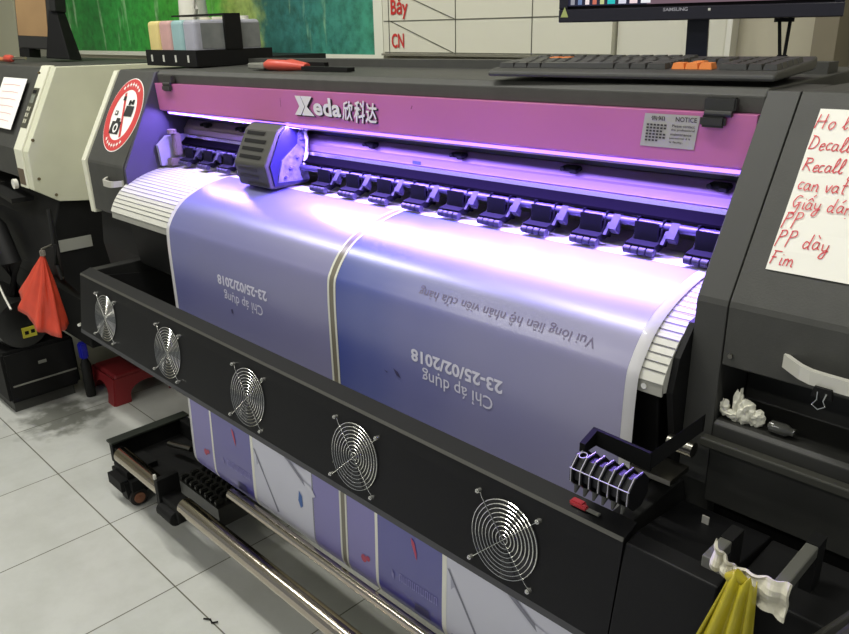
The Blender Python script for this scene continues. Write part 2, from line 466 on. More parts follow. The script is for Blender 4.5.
# platen body under the heater
U('support_body', MB().prism([(0.842,0.945),(0.90,0.99),(1.14,1.018),(1.14,0.70),(1.0,0.70),(0.86,0.80)],-1.97,-0.43), BLK, bevel=0.003)
U('end_cheek', MB().prism([(0.828,0.93),(0.838,0.975),(0.87,1.0135),(0.96,1.027),(1.14,1.03),(1.14,0.70),(0.95,0.70),(0.86,0.80)],-0.4115,-0.403), BLK)
U('side_plate', MB().prism([(0.962,1.046),(0.957,1.10),(0.985,1.122),(1.06,1.122),(1.06,1.046)],-1.985,-1.972), mat('pale painted bracket',(150,148,165),0.5))
U('corner_bracket', MB().rbox((-1.95,1.0,1.10),(0.02,0.02,0.06),bev=0.003).rbox((-1.955,0.99,1.055),(0.028,0.03,0.02),bev=0.003).cyl((-1.95,0.99,1.14),(-1.95,0.99,1.13),0.012,12), mat('brown grey casting',(110,100,92),0.5))

# side housings
def housing(x0,x1,zb,name='side_housing'):
    p=[(0.999,1.285),(1.005,1.287),(1.32,1.285),(1.32,zb),(0.880,zb),(0.866,zb+0.006),(0.866,1.046),(0.868,1.053)]
    return U(name, MB().prism(p,x0,x1), DKG, bevel=0.0012)
SL=Vector((0,0.999-0.868,1.285-1.053)); SLn=SL.normalized()        # up the sloping face
NRM=Vector((0,-SLn.z,SLn.y))
def slope(x,t,off=0.0):  # t metres up from the waist
    v=Vector((x,0.868,1.053))+SLn*t+NRM*off
    return v
hR=housing(-0.362,0.06,0.965)
U('bezel_plate', MB().prism([(0.998,1.2855),(1.10,1.287),(1.30,1.25),(1.30,0.70),(0.90,0.70),(0.865,0.80),(0.865,1.046),(0.867,1.053)],-0.4025,-0.3632), mat('dark bezel plate',(58,58,55),0.58), bevel=0.001)
hL=housing(-2.230,-2.006,0.905)
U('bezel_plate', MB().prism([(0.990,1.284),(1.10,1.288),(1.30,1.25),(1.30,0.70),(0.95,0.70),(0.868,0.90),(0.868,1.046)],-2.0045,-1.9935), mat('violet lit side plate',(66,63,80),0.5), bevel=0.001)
U('end_trim', MB().prism([(0.994,1.284),(1.32,1.284),(1.32,0.90),(0.863,0.90),(0.860,1.050)],-2.258,-2.232), CREAM, bevel=0.002)
# handles
def handle(x0,x1,z,m,parent):
    xm=(x0+x1)/2; w=(x1-x0)
    pts=[]
    for i in range(13):
        t=i/12; a=t*PI
        x=x0+w*t; pts.append((x,0.866-0.021*min(1,1.6*math.sin(a)),z-0.004*math.sin(a)))
    mb=MB()
    for i in range(12):
        (xa,ya,za),(xb,yb_,zb)=pts[i],pts[i+1]
        mb.hexa([(xa,ya-0.004,za-0.008),(xb,yb_-0.004,zb-0.008),(xb,yb_+0.004,zb-0.008),(xa,ya+0.004,za-0.008),
                 (xa,ya-0.004,za+0.008),(xb,yb_-0.004,zb+0.008),(xb,yb_+0.004,zb+0.008),(xa,ya+0.004,za+0.008)])
    return U('handle', mb, m, parent=parent, smooth=True)
hm=mat('bright plated handle',(205,203,192),0.35,0.3)
h1=handle(-0.290,-0.140,0.998,hm,hR)
h2=handle(-2.110,-2.012,1.008,hm,hL)
# screws on the right housing
U('screw', MB().cyl((-0.352,0.867,0.985),(-0.352,0.863,0.985),0.003,10), STEELD, parent=hR)
# no-camera sticker on the left slope
def disc(mb,r0,r1,cx_,ct,off,n=48,sq=1.0,fnn=slope):
    for i in range(n):
        a=2*PI*i/n;b=2*PI*(i+1)/n
        P=[]
        for r,q in ((r0,a),(r1,a),(r1,b),(r0,b)):
            P.append(fnn(cx_+r*math.cos(q),ct+r*math.sin(q)*sq,off))
        if r0<=1e-6: P=[P[1],P[2],P[0]]
        mb.face(P)
cxs,cts=-2.107,0.138; SQ=1.10
mb=MB(); disc(mb,0,0.0965,cxs,cts,0.0012,sq=SQ)
st=U('warning_sticker', mb, WHP, parent=hL)
mb=MB(); disc(mb,0.066,0.094,cxs,cts,0.0020,sq=SQ)
# prohibition bar
def slab(mb,pts,off,fnn=slope): mb.face([fnn(a,b,off) for a,b in pts])
mb2=mb
ang=math.radians(112)
d=Vector((math.cos(ang),math.sin(ang)));q=Vector((-d.y,d.x))*0.0055
c0=Vector((cxs,cts)); 
slab(mb,[tuple(c0+d*0.067-q),tuple(c0+d*0.067+q),tuple(c0-d*0.067+q),tuple(c0-d*0.067-q)],0.0020)
U('red_ring', mb, REDB, parent=hL)
mb=MB()   # camera and video camera pictograms
def rect(mb,cx_,ct,w,h,off,a=0.0,fnn=slope):
    P=[]
    for sx,sy in ((-1,-1),(1,-1),(1,1),(-1,1)):
        x=sx*w/2;y=sy*h/2
        P.append(fnn(cx_+x*math.cos(a)-y*math.sin(a),ct+x*math.sin(a)+y*math.cos(a),off))
    mb.face(P)
rect(mb,cxs-0.020,cts-0.038,0.054,0.036,0.0027); rect(mb,cxs-0.016,cts-0.015,0.022,0.010,0.0027); rect(mb,cxs-0.040,cts+0.004,0.018,0.013,0.0027)
rect(mb,cxs+0.028,cts+0.012,0.046,0.030,0.0027); rect(mb,cxs+0.018,cts+0.036,0.012,0.014,0.0027); rect(mb,cxs+0.036,cts+0.038,0.012,0.014,0.0027); rect(mb,cxs+0.027,cts+0.037,0.028,0.005,0.0027); rect(mb,cxs-0.020,cts+0.047,0.015,0.012,0.0027)
U('pictogram', mb, mat('black sticker ink',(34,34,32),0.6), parent=hL)
mb=MB(); disc(mb,0.008,0.0135,cxs-0.016,cts-0.039,0.0033,n=24); rect(mb,cxs-0.040,cts+0.004,0.009,0.006,0.0033)
# white lettering round the ring
for k in range(7):
    for base in (55,235):
        a=math.radians(base+k*11)
        rect(mb,cxs+0.080*math.cos(a),cts+0.080*SQ*math.sin(a),0.010,0.0045,0.0028,a+PI/2)
        rect(mb,cxs+0.080*math.cos(a),cts+0.080*SQ*math.sin(a),0.0025,0.012,0.0028,a+PI/2)
U('sticker_marking', mb, WHP, parent=hL)

# logo on the panel, raised dark letters with bright faces
def panel_pt(a,b,off=0.0):
    # a: x, b: z, on the magenta face
    t=(1.25-b)/(1.25-1.19)
    return (a,0.980+0.004*t-off,b)
def logo(body,x0,z0,w,h,shear=0.0,bold=0.0):
    vs,fs=text2d(body,1,bold=bold,shear=shear); vs=fit(vs,w=w,h=h)
    mb=MB(); add_flat(mb,vs,fs,lambda a,b:panel_pt(x0+a+0.0025,z0+b-0.0022,0.0008))
    U('logo_backing',mb,mat('dark logo side',(48,34,46),0.5),parent=fp)
    mb=MB(); add_flat(mb,vs,fs,lambda a,b:panel_pt(x0+a,z0+b,0.0032))
    bmesh.ops.solidify
    U('brand_logo',mb,mat('silver white logo',(235,232,225),0.3,0.2),parent=fp)
# the X monogram as two solid shapes
def shape(name,polys,m,off):
    mb=MB()
    for P in polys: mb.face([panel_pt(a,b,off) for a,b in P])
    U(name,mb,m,parent=fp)
X=[[(-1.375,1.2085),(-1.354,1.2085),(-1.338,1.2265),(-1.349,1.2475),(-1.368,1.2475),(-1.356,1.2265)],
   [(-1.348,1.2475),(-1.310,1.2475),(-1.330,1.2265),(-1.307,1.2085),(-1.350,1.2085),(-1.336,1.2265)]]
shape('logo_backing',[[(a+0.003,b-0.0025) for a,b in P] for P in X],mat('dark logo side',(48,34,46),0.5),0.0009)
shape('brand_logo',X,mat('silver white logo',(235,232,225),0.3,0.2),0.0033)
logo('e',-1.309,1.2105,0.030,0.025,bold=0.03)
logo('d',-1.277,1.2105,0.027,0.036,bold=0.03)
logo('a',-1.248,1.2105,0.027,0.024,bold=0.03)
logo('欣',-1.218,1.2055,0.036,0.038,shear=0.25,bold=0.02)
logo('科',-1.181,1.2035,0.033,0.042,shear=0.25,bold=0.02)
logo('达',-1.148,1.2045,0.035,0.038,shear=0.2,bold=0.02)
# small marks on the panel
U('panel_scratch', MB().ribbon([(-1.425,1.240),(-1.424,1.231),(-1.4245,1.222)],0.0009,(0,0.9795,0),(1,0,0),(0,0,1),None), BLK, parent=fp)
U('panel_scratch', MB().ribbon([(-1.019,1.242),(-1.022,1.236)],0.0012,(0,0.9795,0),(1,0,0),(0,0,1),None), BLK, parent=fp)
# notice label
lb=MB(); lb.face([panel_pt(-0.564,1.208,0.0008),panel_pt(-0.484,1.208,0.0008),panel_pt(-0.478,1.2525,0.0008),panel_pt(-0.558,1.2525,0.0008)])
nl=U('notice_label', lb, mat('silver label',(172,170,160),0.4,0.1), parent=fp)
tx=MB()
def ltext(body,x0,z0,w,h):
    vs,fs=text2d(body,1,bold=0.01); vs=fit(vs,w=w,h=h)
    add_flat(tx,vs,fs,lambda a,b:panel_pt(x0+a,z0+b,0.0014))
ltext('NOTICE',-0.512,1.2435,0.030,0.0062)
ltext('Please contact',-0.5165,1.236,0.032,0.0036)
ltext('the professional',-0.518,1.2305,0.034,0.0036)
ltext('maintenance',-0.5185,1.225,0.030,0.0032)
ltext('personnel if it',-0.5195,1.2195,0.030,0.0034)
ltext('is faulty.',-0.520,1.214,0.020,0.0034)
ltext('告知',-0.548,1.2435,0.020,0.0062)
for r in range(6):
    n_=[6,6,5,6,6,4][r]
    for k in range(n_):
        x0=-0.5545-0.0004*r+0.0052*k; z0=1.2365-0.0042*r
        tx.face([panel_pt(x0,z0,0.0014),panel_pt(x0+0.0036,z0,0.0014),panel_pt(x0+0.0036,z0+0.0024,0.0014),panel_pt(x0,z0+0.0024,0.0014)])
U('label_lettering', tx, mat('dark label print',(52,48,46),0.6), parent=fp)
# latches
for x in (-0.453,-1.917):
    mb=MB().rbox((x,0.983,1.268),(0.042 if x>-1 else 0.05,0.012,0.018),bev=0.002).rbox((x-(0.006 if x>-1 else 0),0.976,1.247),(0.034 if x>-1 else 0.045,0.008,0.015),bev=0.003)
    mb.cyl((x-0.018,0.977,1.257),(x+0.018,0.977,1.257),0.004,10)
    U('panel_latch', mb, mat('dark grey latch',(40,40,38),0.5) if x>-1 else mat('grey black latch',(56,54,52),0.5))

# print carriage
cp=[(1.043,1.184),(0.985,1.182),(0.968,1.17),(0.930,1.100),(0.940,1.050),(0.952,1.047),(1.043,1.050)]
car=U('print_carriage', MB().prism(cp,-1.556,-1.432), mat('dark grey carriage cover',(66,65,60),0.5,var=0.06), bevel=0.004)
for k in range(4):
    t=0.10+0.23*k
    y=0.968-0.038*t; z=1.17-0.070*t
    dn=Vector((0,-0.07,0.038)).normalized()
    mb=MB()
    L=0.040+0.016*k
    x0,x1=-1.540,-1.540+ (0.085 if k else 0.072)
    c=Vector((0,y,z)); dd=Vector((0,-0.038,-0.07)).normalized()*0.0042
    mb.face([Vector((x0,0,0))+c-dd+dn*0.0012,Vector((x1,0,0))+c-dd+dn*0.0012,Vector((x1-0.004,0,0))+c+dd+dn*0.0012,Vector((x0,0,0))+c+dd+dn*0.0012])
    U('vent_slot', mb, BLK2, parent=car)
for k in range(3):
    z=1.088-0.016*k; y=0.930+0.010*(1.10-z)/0.056-0.0012
    x0=(-1.540,-1.540,-1.515)[k]
    mb=MB(); mb.face([(x0,y,z-0.003),(x0+0.075,y,z-0.003),(x0+0.075,y-0.0004,z+0.003),(x0,y-0.0004,z+0.003)])
    U('vent_slot', mb, mat('dark slot',(40,36,44),0.6), parent=car)
# clear cover on the right side with cables and boards inside
sd=MB(); sd.prism([(1.042,1.18),(0.990,1.178),(0.975,1.165),(0.942,1.100),(0.950,1.054),(1.042,1.054)],-1.4315,-1.4285)
U('side_window', sd, mat('violet tinted clear side',(38,36,80),0.35), parent=car)
brd=MB().prism([(1.041,1.172),(1.022,1.172),(1.018,1.14),(0.972,1.108),(0.957,1.062),(1.041,1.058)],-1.4284,-1.425)
U('circuit_board', brd, mat('frosted cables behind cover',(110,106,140),0.5,var=0.35,vscale=60,bump=0.6,bscale=70), parent=car)
for (y,z) in ((1.030,1.168),(1.026,1.150),(1.032,1.115),(1.012,1.112),(0.992,1.09),(0.978,1.072),(1.030,1.135)):
    U('connector', MB().rbox((-1.422,y,z),(0.010,0.010,0.006),bev=0.002), mat('grey white connector',(140,138,150),0.5) if (y+z)*1000%2>1 else mat('violet plastic',(110,100,170),0.4), parent=car)
U('cable', MB().tube([(-1.420,1.034,1.176),(-1.418,1.036,1.15),(-1.418,1.034,1.12),(-1.42,1.026,1.09)],0.0045,8), WHM, parent=car, smooth=True)

# rotate the upper printer by its small lean
def lean(objs):
    for o in objs:
        wl=worldloc(o)
        for v in o.data.vertices: v.co.z += TS*(v.co.x+wl.x-TX)
lean(upper)

# lower printer: dryer bar with five fan grilles
TL=0.1617
bar=obj('dryer_bar', MB().prism([(0.6845,0.634),(0.7055,0.7625),(0.7085,0.786),(0.7115,0.7905),(0.7385,0.800),(0.7385,0.792),(0.716,0.782),(0.7175,0.64),(0.70,0.6245)],-2.005,-0.388), BAR, PR)
obj('edge_lip', MB().prism([(0.7078,0.7868),(0.7108,0.7916),(0.7120,0.7906),(0.7095,0.786)],-2.004,-0.389), mat('bar edge highlight grey',(72,71,66),0.45,0.1), bar)  # thin paler strip: the highlight along the bar's top edge, put in as colour
obj('edge_lip', MB().prism([(0.6838,0.6325),(0.6862,0.6440),(0.6882,0.6440),(0.6875,0.6325),(0.700,0.6235),(0.6975,0.6225)],-2.004,-0.389), mat('grey steel lower lip',(60,60,62),0.5,0.1), bar)
FD=0.3217
def grille(cx_):
    c=Vector((cx_,0.6966-0.0025,0.7085)); u=Vector((1,0,0)); v=Vector((0,math.sin(TL),math.cos(TL))); w=Vector((0,-math.cos(TL),math.sin(TL)))
    mb=MB()
    for k in range(9):
        R=0.0068+0.0063*k
        mb.torus_y(c,R,0.00075,TL,seg=40,s2=5)
    for sx,sy in ((-1,1),(1,1),(-1,-1),(1,-1)):
        e=c+u*0.0525*sx+v*0.0525*sy
        n=c+u*0.044*sx+v*0.044*sy
        mb.tube([c+w*0.0012*sy*-sx,n+w*0.0012*sy*-sx,e-w*0.001],0.0007,6)
    g=obj('fan_grille', mb, CHR, bar)
    return g
def grille_screws(cx_):
    c=Vector((cx_,0.6966,0.7085)); u=Vector((1,0,0)); v=Vector((0,math.sin(TL),math.cos(TL))); w=Vector((0,-math.cos(TL),math.sin(TL)))
    for sx,sy in ((-1,1),(1,1),(-1,-1),(1,-1)):
        e=c+u*0.0525*sx+v*0.0525*sy
        obj('grille_screw', MB().cyl(e,e+w*0.007,0.0034,12).cyl(e+w*0.007,e+w*0.009,0.0020,8), mat('bright screw head',(200,200,195),0.25,0.8), bar, smooth=True)
def fan(cx_):
    c=Vector((cx_,0.6966,0.7085)); u=Vector((1,0,0)); v=Vector((0,math.sin(TL),math.cos(TL))); w=Vector((0,-math.cos(TL),math.sin(TL)))
    mb=MB()
    n=48
    for i in range(n):
        a=2*PI*i/n;b=2*PI*(i+1)/n
        P=[c+u*r*math.cos(q)+v*r*math.sin(q)+w*o for r,q,o in ((0.058,a,0.0006),(0.058,b,0.0006),(0.0,0,0.0006))]
        mb.face(P)
    for k in range(7):
        a=2*PI*k/7
        def pp(r,q,o): return c+u*r*math.cos(q)+v*r*math.sin(q)+w*o
        mb.face([pp(0.02,a,0.0012),pp(0.056,a+0.15,0.0010),pp(0.056,a+0.75,0.0018),pp(0.02,a+0.7,0.0014)])
    return obj('fan', mb, mat('black fan plastic',(17,17,18),0.35), bar)
for k in range(5):
    x=-0.5620-k*FD
    fan(x); grille(x); grille_screws(x)
# dryer arms back to the printer body
for x0,x1 in ((-2.004,-1.972),(-0.425,-0.395)):
    obj('dryer_arm', MB().prism([(0.739,0.745),(0.739,0.7985),(1.02,0.798),(1.02,0.745)],x0,x1), BLKP, PR, bevel=0.002)
obj('dryer_arm', MB().prism([(0.715,0.64),(0.735,0.785),(1.02,0.74),(1.02,0.64)],-1.972,-1.965), BLK, PR)
# lower chassis behind everything
obj('stand_beam', MB().box(-2.0,-0.42,1.0,1.12,0.52,0.699), BLK, PR, bevel=0.004)
for x in (-1.80,-0.36):
    obj('stand_leg', MB().box(x-0.06,x+0.06,1.075,1.175,0.0,0.70), BLK, PR, bevel=0.004)
obj('lower_side_body', MB().prism([(0.885,0.903),(0.875,0.80),(0.90,0.62),(1.25,0.62),(1.25,0.903)],-2.24,-2.006), BLK, PR, bevel=0.003)
# right lower chassis with a shelf
ch=obj('lower_cabinet', MB().prism([(0.862,0.885),(0.862,0.898),(0.868,0.902),(0.95,0.902),(0.955,0.960),(1.25,0.960),(1.25,0.785),(0.862,0.785)],-0.362,0.06), mat('charcoal sheet metal',(40,40,37),0.55,var=0.12,vscale=14), PR, bevel=0.002)
obj('cabinet_rail', MB().box(-0.37,0.06,0.846,0.861,0.870,0.882), mat('dark olive rail',(46,46,40),0.55), PR, bevel=0.002)
obj('lower_side_body', MB().prism([(0.90,0.784),(1.25,0.784),(1.25,0.05),(0.95,0.05)],-0.385,0.06), BLK2, PR, bevel=0.003)
obj('bar_end_box', MB().prism([(0.690,0.30),(0.6875,0.66),(0.7065,0.765),(0.711,0.786),(0.735,0.790),(0.859,0.775),(0.859,0.30)],-0.3865,-0.270), BAR, PR, bevel=0.002)
obj('bracket_post', MB().box(-0.284,-0.270,0.735,0.765,0.76,0.835), BLK2, PR)
obj('bracket_post', MB().box(-0.212,-0.198,0.790,0.815,0.76,0.835), BLK2, PR)
obj('lower_front_box', MB().box(-0.2685,-0.150,0.745,0.859,0.30,0.772), BLK2, PR, bevel=0.003)
obj('rating_label', MB().box(-0.343,-0.334,0.8200,0.8212,0.776,0.791), mat('pale label',(170,168,160),0.6), PR)
for x0,x1,z in ((-0.428,-0.37,0.872),(-0.428,-0.362,0.842)):
    pass
obj('hinge_rod', MB().cyl((-0.400,0.825,0.873),(-0.366,0.825,0.873),0.010,16), STEELD, PR, smooth=True)
obj('dryer_hinge', MB().box(-0.428,-0.372,0.782,0.830,0.838,0.845), STEELD, PR, smooth=True)

# ribbed cable chain with its arm at the right end of the bar
cc=MB()
CX0,CP=-0.463,0.0132
def ring8(r,y=0.724,z=0.853): return [(y+r*math.cos(math.radians(22.5+45*k)),z+r*math.sin(math.radians(22.5+45*k))) for k in range(8)]
for k in range(7):
    x=CX0+k*CP
    cc.prism(ring8(0.0245),x-0.0022,x+0.0022)
cc.prism(ring8(0.0195),CX0,CX0+6*CP)
chain=obj('cable_chain', cc, mat('black ribbed plastic',(22,22,25),0.4,spec=0.3), PR, bevel=0.0008)
rb=MB()
for k in range(7):
    x=CX0+k*CP
    q8=ring8(0.0248); rb.tube([(x,)+q8[4],(x,)+q8[3],(x,)+q8[2],(x,)+q8[1]],0.0007,5)
rb.tube([(CX0-0.002,)+q8[3],(CX0+6*CP+0.002,)+q8[3]],0.0007,5)
rb.torus_y((CX0+0.007,0.716,0.8765),0.005,0.0007,1.3,seg=20)
obj('chain_rim', rb, mat('bright rib edge',(190,188,195),0.35,0.4), chain)  # thin pale lines along the upper front edges of the ribs
tp=MB()
for k in range(6):
    x=CX0+0.0066+k*CP
    tp.cyl((x,0.708,0.838),(x,0.703,0.829),0.0045,8,r2=0.0015)
obj('chain_tooth', tp, mat('grey black teeth',(60,60,58),0.4), chain)
am=MB()
am.hexa([(-0.460,0.750,0.874),(-0.384,0.750,0.868),(-0.384,0.755,0.868),(-0.460,0.755,0.874),(-0.460,0.750,0.896),(-0.384,0.750,0.893),(-0.384,0.755,0.893),(-0.460,0.755,0.896)])
am.hexa([(-0.386,0.750,0.868),(-0.337,0.775,0.930),(-0.337,0.780,0.930),(-0.386,0.755,0.868),(-0.386,0.750,0.893),(-0.337,0.775,0.952),(-0.337,0.780,0.952),(-0.386,0.755,0.893)])
am.hexa([(-0.468,0.725,0.874),(-0.460,0.725,0.874),(-0.460,0.755,0.874),(-0.468,0.755,0.874),(-0.468,0.725,0.886),(-0.460,0.725,0.886),(-0.460,0.755,0.896),(-0.468,0.755,0.896)])
obj('chain_arm', am, mat('matt black strap',(18,18,18),0.75,spec=0.08), chain)

# ------------------------------------------------------------ printed banner
XL,XR=-1.694,-0.444
HP=[(0.8115,0.915),(0.8105,0.87),(0.810,0.70),(0.806,0.50),(0.802,0.36),(0.806,0.325),(0.82,0.305),(0.85,0.298),(0.90,0.30)]
MP=[(y,z) for y,z in PROF if y<1.13]+HP
MP=[Vector(p) for p in MP]
# smooth the path
def catmull(P,sub=5):
    out=[]
    for i in range(len(P)-1):
        a=P[max(i-1,0)];b=P[i];c=P[i+1];d=P[min(i+2,len(P)-1)]
        for k in range(sub):
            t=k/sub
            out.append(0.5*((2*b)+(c-a)*t+(2*a-5*b+4*c-d)*t*t+(3*b-a-3*c+d)*t**3))
    out.append(P[-1]); return out
MPs=catmull(MP)
cum=[0]
for i in range(1,len(MPs)): cum.append(cum[-1]+(MPs[i]-MPs[i-1]).length)
def mpt(x,s,off=0.0):
    i=0
    while i<len(cum)-2 and cum[i+1]<s: i+=1
    t=(s-cum[i])/(cum[i+1]-cum[i]); a=MPs[i];b=MPs[i+1]; p=a.lerp(b,t)
    d=(b-a).normalized(); n=Vector((d.y,-d.x))
    # blend normals a little
    return Vector((x,p.x+n.x*off,p.y+n.y*off+tilt_z(x)))
def s_of_z(z):
    for i in range(len(MPs)-1):
        if MPs[i].y>=z>=MPs[i+1].y and MPs[i].x<0.86: return cum[i]+(MPs[i].y-z)/(MPs[i].y-MPs[i+1].y+1e-9)*(cum[i+1]-cum[i])
    return 0
def s_of_y(y):
    for i in range(len(MPs)-1):
        if MPs[i].x>=y>=MPs[i+1].x: return cum[i]+(MPs[i].x-y)/(MPs[i].x-MPs[i+1].x+1e-9)*(cum[i+1]-cum[i])
    return 0
ban=thing('printed_banner','lavender printed banner sheet with white edges and dates, hanging over the printer front','banner',(-1.07,0.81,0.30))
def sheet(x0,x1,s0,s1,off,nx=2,slant=0.0,shape_=None):
    mb=MB(); ss=[s0]+[c for c in cum if s0+1e-5<c<s1-1e-5]+[s1]
    rows=[]
    for s in ss:
        f=(s-s0)/(s1-s0)
        rows.append([mb.bm.verts.new(mpt(x0+(x1-x0)*i/nx+slant*f,s,off)) for i in range(nx+1)])
    for a,b in zip(rows[:-1],rows[1:]):
        for i in range(nx): mb.bm.faces.new((a[i],a[i+1],b[i+1],b[i]))
    return mb
SEND=cum[-1]
VIN=mat('white glossy vinyl',(232,230,232),0.28,coat=0.2)
o=obj('vinyl_sheet', sheet(XL,XR,0,SEND,0.0004,nx=24), VIN, ban, smooth=False)
for p in o.data.polygons: p.use_smooth=True
# back layer gives the sheet a thickness
md=o.modifiers.new('thickness','SOLIDIFY'); md.thickness=0.0006; md.offset=-1

def ink_mat(name,stops,rough=0.36):
    """printed colour that changes across the sheet (x); stops are (x, rgb)"""
    m=bpy.data.materials.new(name); m.use_nodes=True
    nt=m.node_tree;b=nt.nodes['Principled BSDF']
    tc=nt.nodes.new('ShaderNodeTexCoord'); sp=nt.nodes.new('ShaderNodeSeparateXYZ'); nt.links.new(tc.outputs['Object'],sp.inputs[0])
    mr=nt.nodes.new('ShaderNodeMapRange'); mr.inputs[1].default_value=stops[0][0]+1.07; mr.inputs[2].default_value=stops[-1][0]+1.07
    nt.links.new(sp.outputs[0],mr.inputs[0])
    r=nt.nodes.new('ShaderNodeValToRGB'); r.color_ramp.interpolation='EASE'
    e=r.color_ramp.elements; a0=stops[0][0];a1=stops[-1][0]
    e[0].color=lin(stops[0][1]); e[1].color=lin(stops[-1][1])
    for x,c in stops[1:-1]:
        q=e.new((x-a0)/(a1-a0)); q.color=lin(c)
    nt.links.new(mr.outputs[0],r.inputs['Fac']); nt.links.new(r.outputs['Color'],b.inputs['Base Color'])
    b.inputs['Roughness'].default_value=rough; b.inputs['Specular IOR Level'].default_value=0.6
    b.inputs['Coat Weight'].default_value=0.8; b.inputs['Coat Roughness'].default_value=0.27
    n=nt.nodes.new('ShaderNodeTexNoise'); n.inputs['Scale'].default_value=3; nt.links.new(tc.outputs['Object'],n.inputs['Vector'])
    bp_=nt.nodes.new('ShaderNodeBump'); bp_.inputs['Strength'].default_value=0.25; bp_.inputs['Distance'].default_value=0.02
    nt.links.new(n.outputs['Fac'],bp_.inputs['Height']); nt.links.new(bp_.outputs['Normal'],b.inputs['Normal'])
    return m
S0=s_of_y(0.988); SB=s_of_z(0.585)
GX=-1.068
inkL=ink_mat('slate lavender ink left',[(-1.675,(106,108,158)),(-1.5,(112,112,156)),(GX,(124,122,158))])
inkR=ink_mat('blue to lavender ink right',[(GX,(66,78,148)),(-0.97,(86,94,154)),(-0.86,(108,110,160)),(-0.70,(126,125,164)),(-0.46,(138,135,166))])
def psheet(name,x0,x1,s0,s1,off,m,nx=2,slant=0.0,parent=ban):
    o=obj(name,sheet(x0,x1,s0,s1,off,nx,slant),m,parent)
    for p in o.data.polygons: p.use_smooth=True
    return o
pL=psheet('ink_panel',XL+0.015,GX-0.012,S0,SB,0.0009,inkL,nx=8)
pRr=psheet('ink_panel',GX+0.012,XR-0.017,S0,SB,0.0009,inkR,nx=8)
GW=mat('pale gold white line',(205,204,190),0.3); GD=mat('olive fold line',(112,106,92),0.3)
psheet('fold_line',GX-0.012,GX+0.012,S0,SB,0.0010,GD)
psheet('fold_line',GX-0.012,GX+0.012,SB,SEND-0.01,0.0010,GD)
psheet('fold_edge',GX-0.012,GX-0.0065,S0,SEND-0.01,0.0014,GW)
psheet('fold_edge',GX+0.006,GX+0.0115,S0,SEND-0.01,0.0014,GW)

# upside-down lettering
INKW=mat('white ink lettering',(208,206,222),0.3); INKD=mat('grey ink lettering',(104,96,124),0.35)
def btext(body,xr,zt,w,h,m,bold=0.0,slant=0):
    """body reads upside down: starts at xr and runs to the left, top of letters pointing down from zt"""
    vs,fs=text2d(body,1,bold=bold); vs=fit(vs,w=w,h=h)
    s=s_of_z(zt); mb=MB()
    add_flat(mb,vs,fs,lambda a,b:mpt(xr-a,s+b,0.0017))
    o=obj('lettering',mb,m,ban,keepn=False)
# baseline is the upper edge on the sheet because the words hang upside down
btext('23-25/02/2018',-0.662,0.873,0.197,0.0225,INKW,bold=0.03)
btext('Chỉ áp dụng',-0.681,0.846,0.152,0.031,INKW,bold=0.004)
btext('23-25/02/2018',-1.283,0.879,0.190,0.0225,INKW,bold=0.03)
btext('Chỉ áp dụng',-1.303,0.849,0.148,0.031,INKW,bold=0.004)
btext('Vui lòng liên hệ nhân viên cửa hàng',-0.517,0.978,0.335,0.021,INKD,bold=0.0)

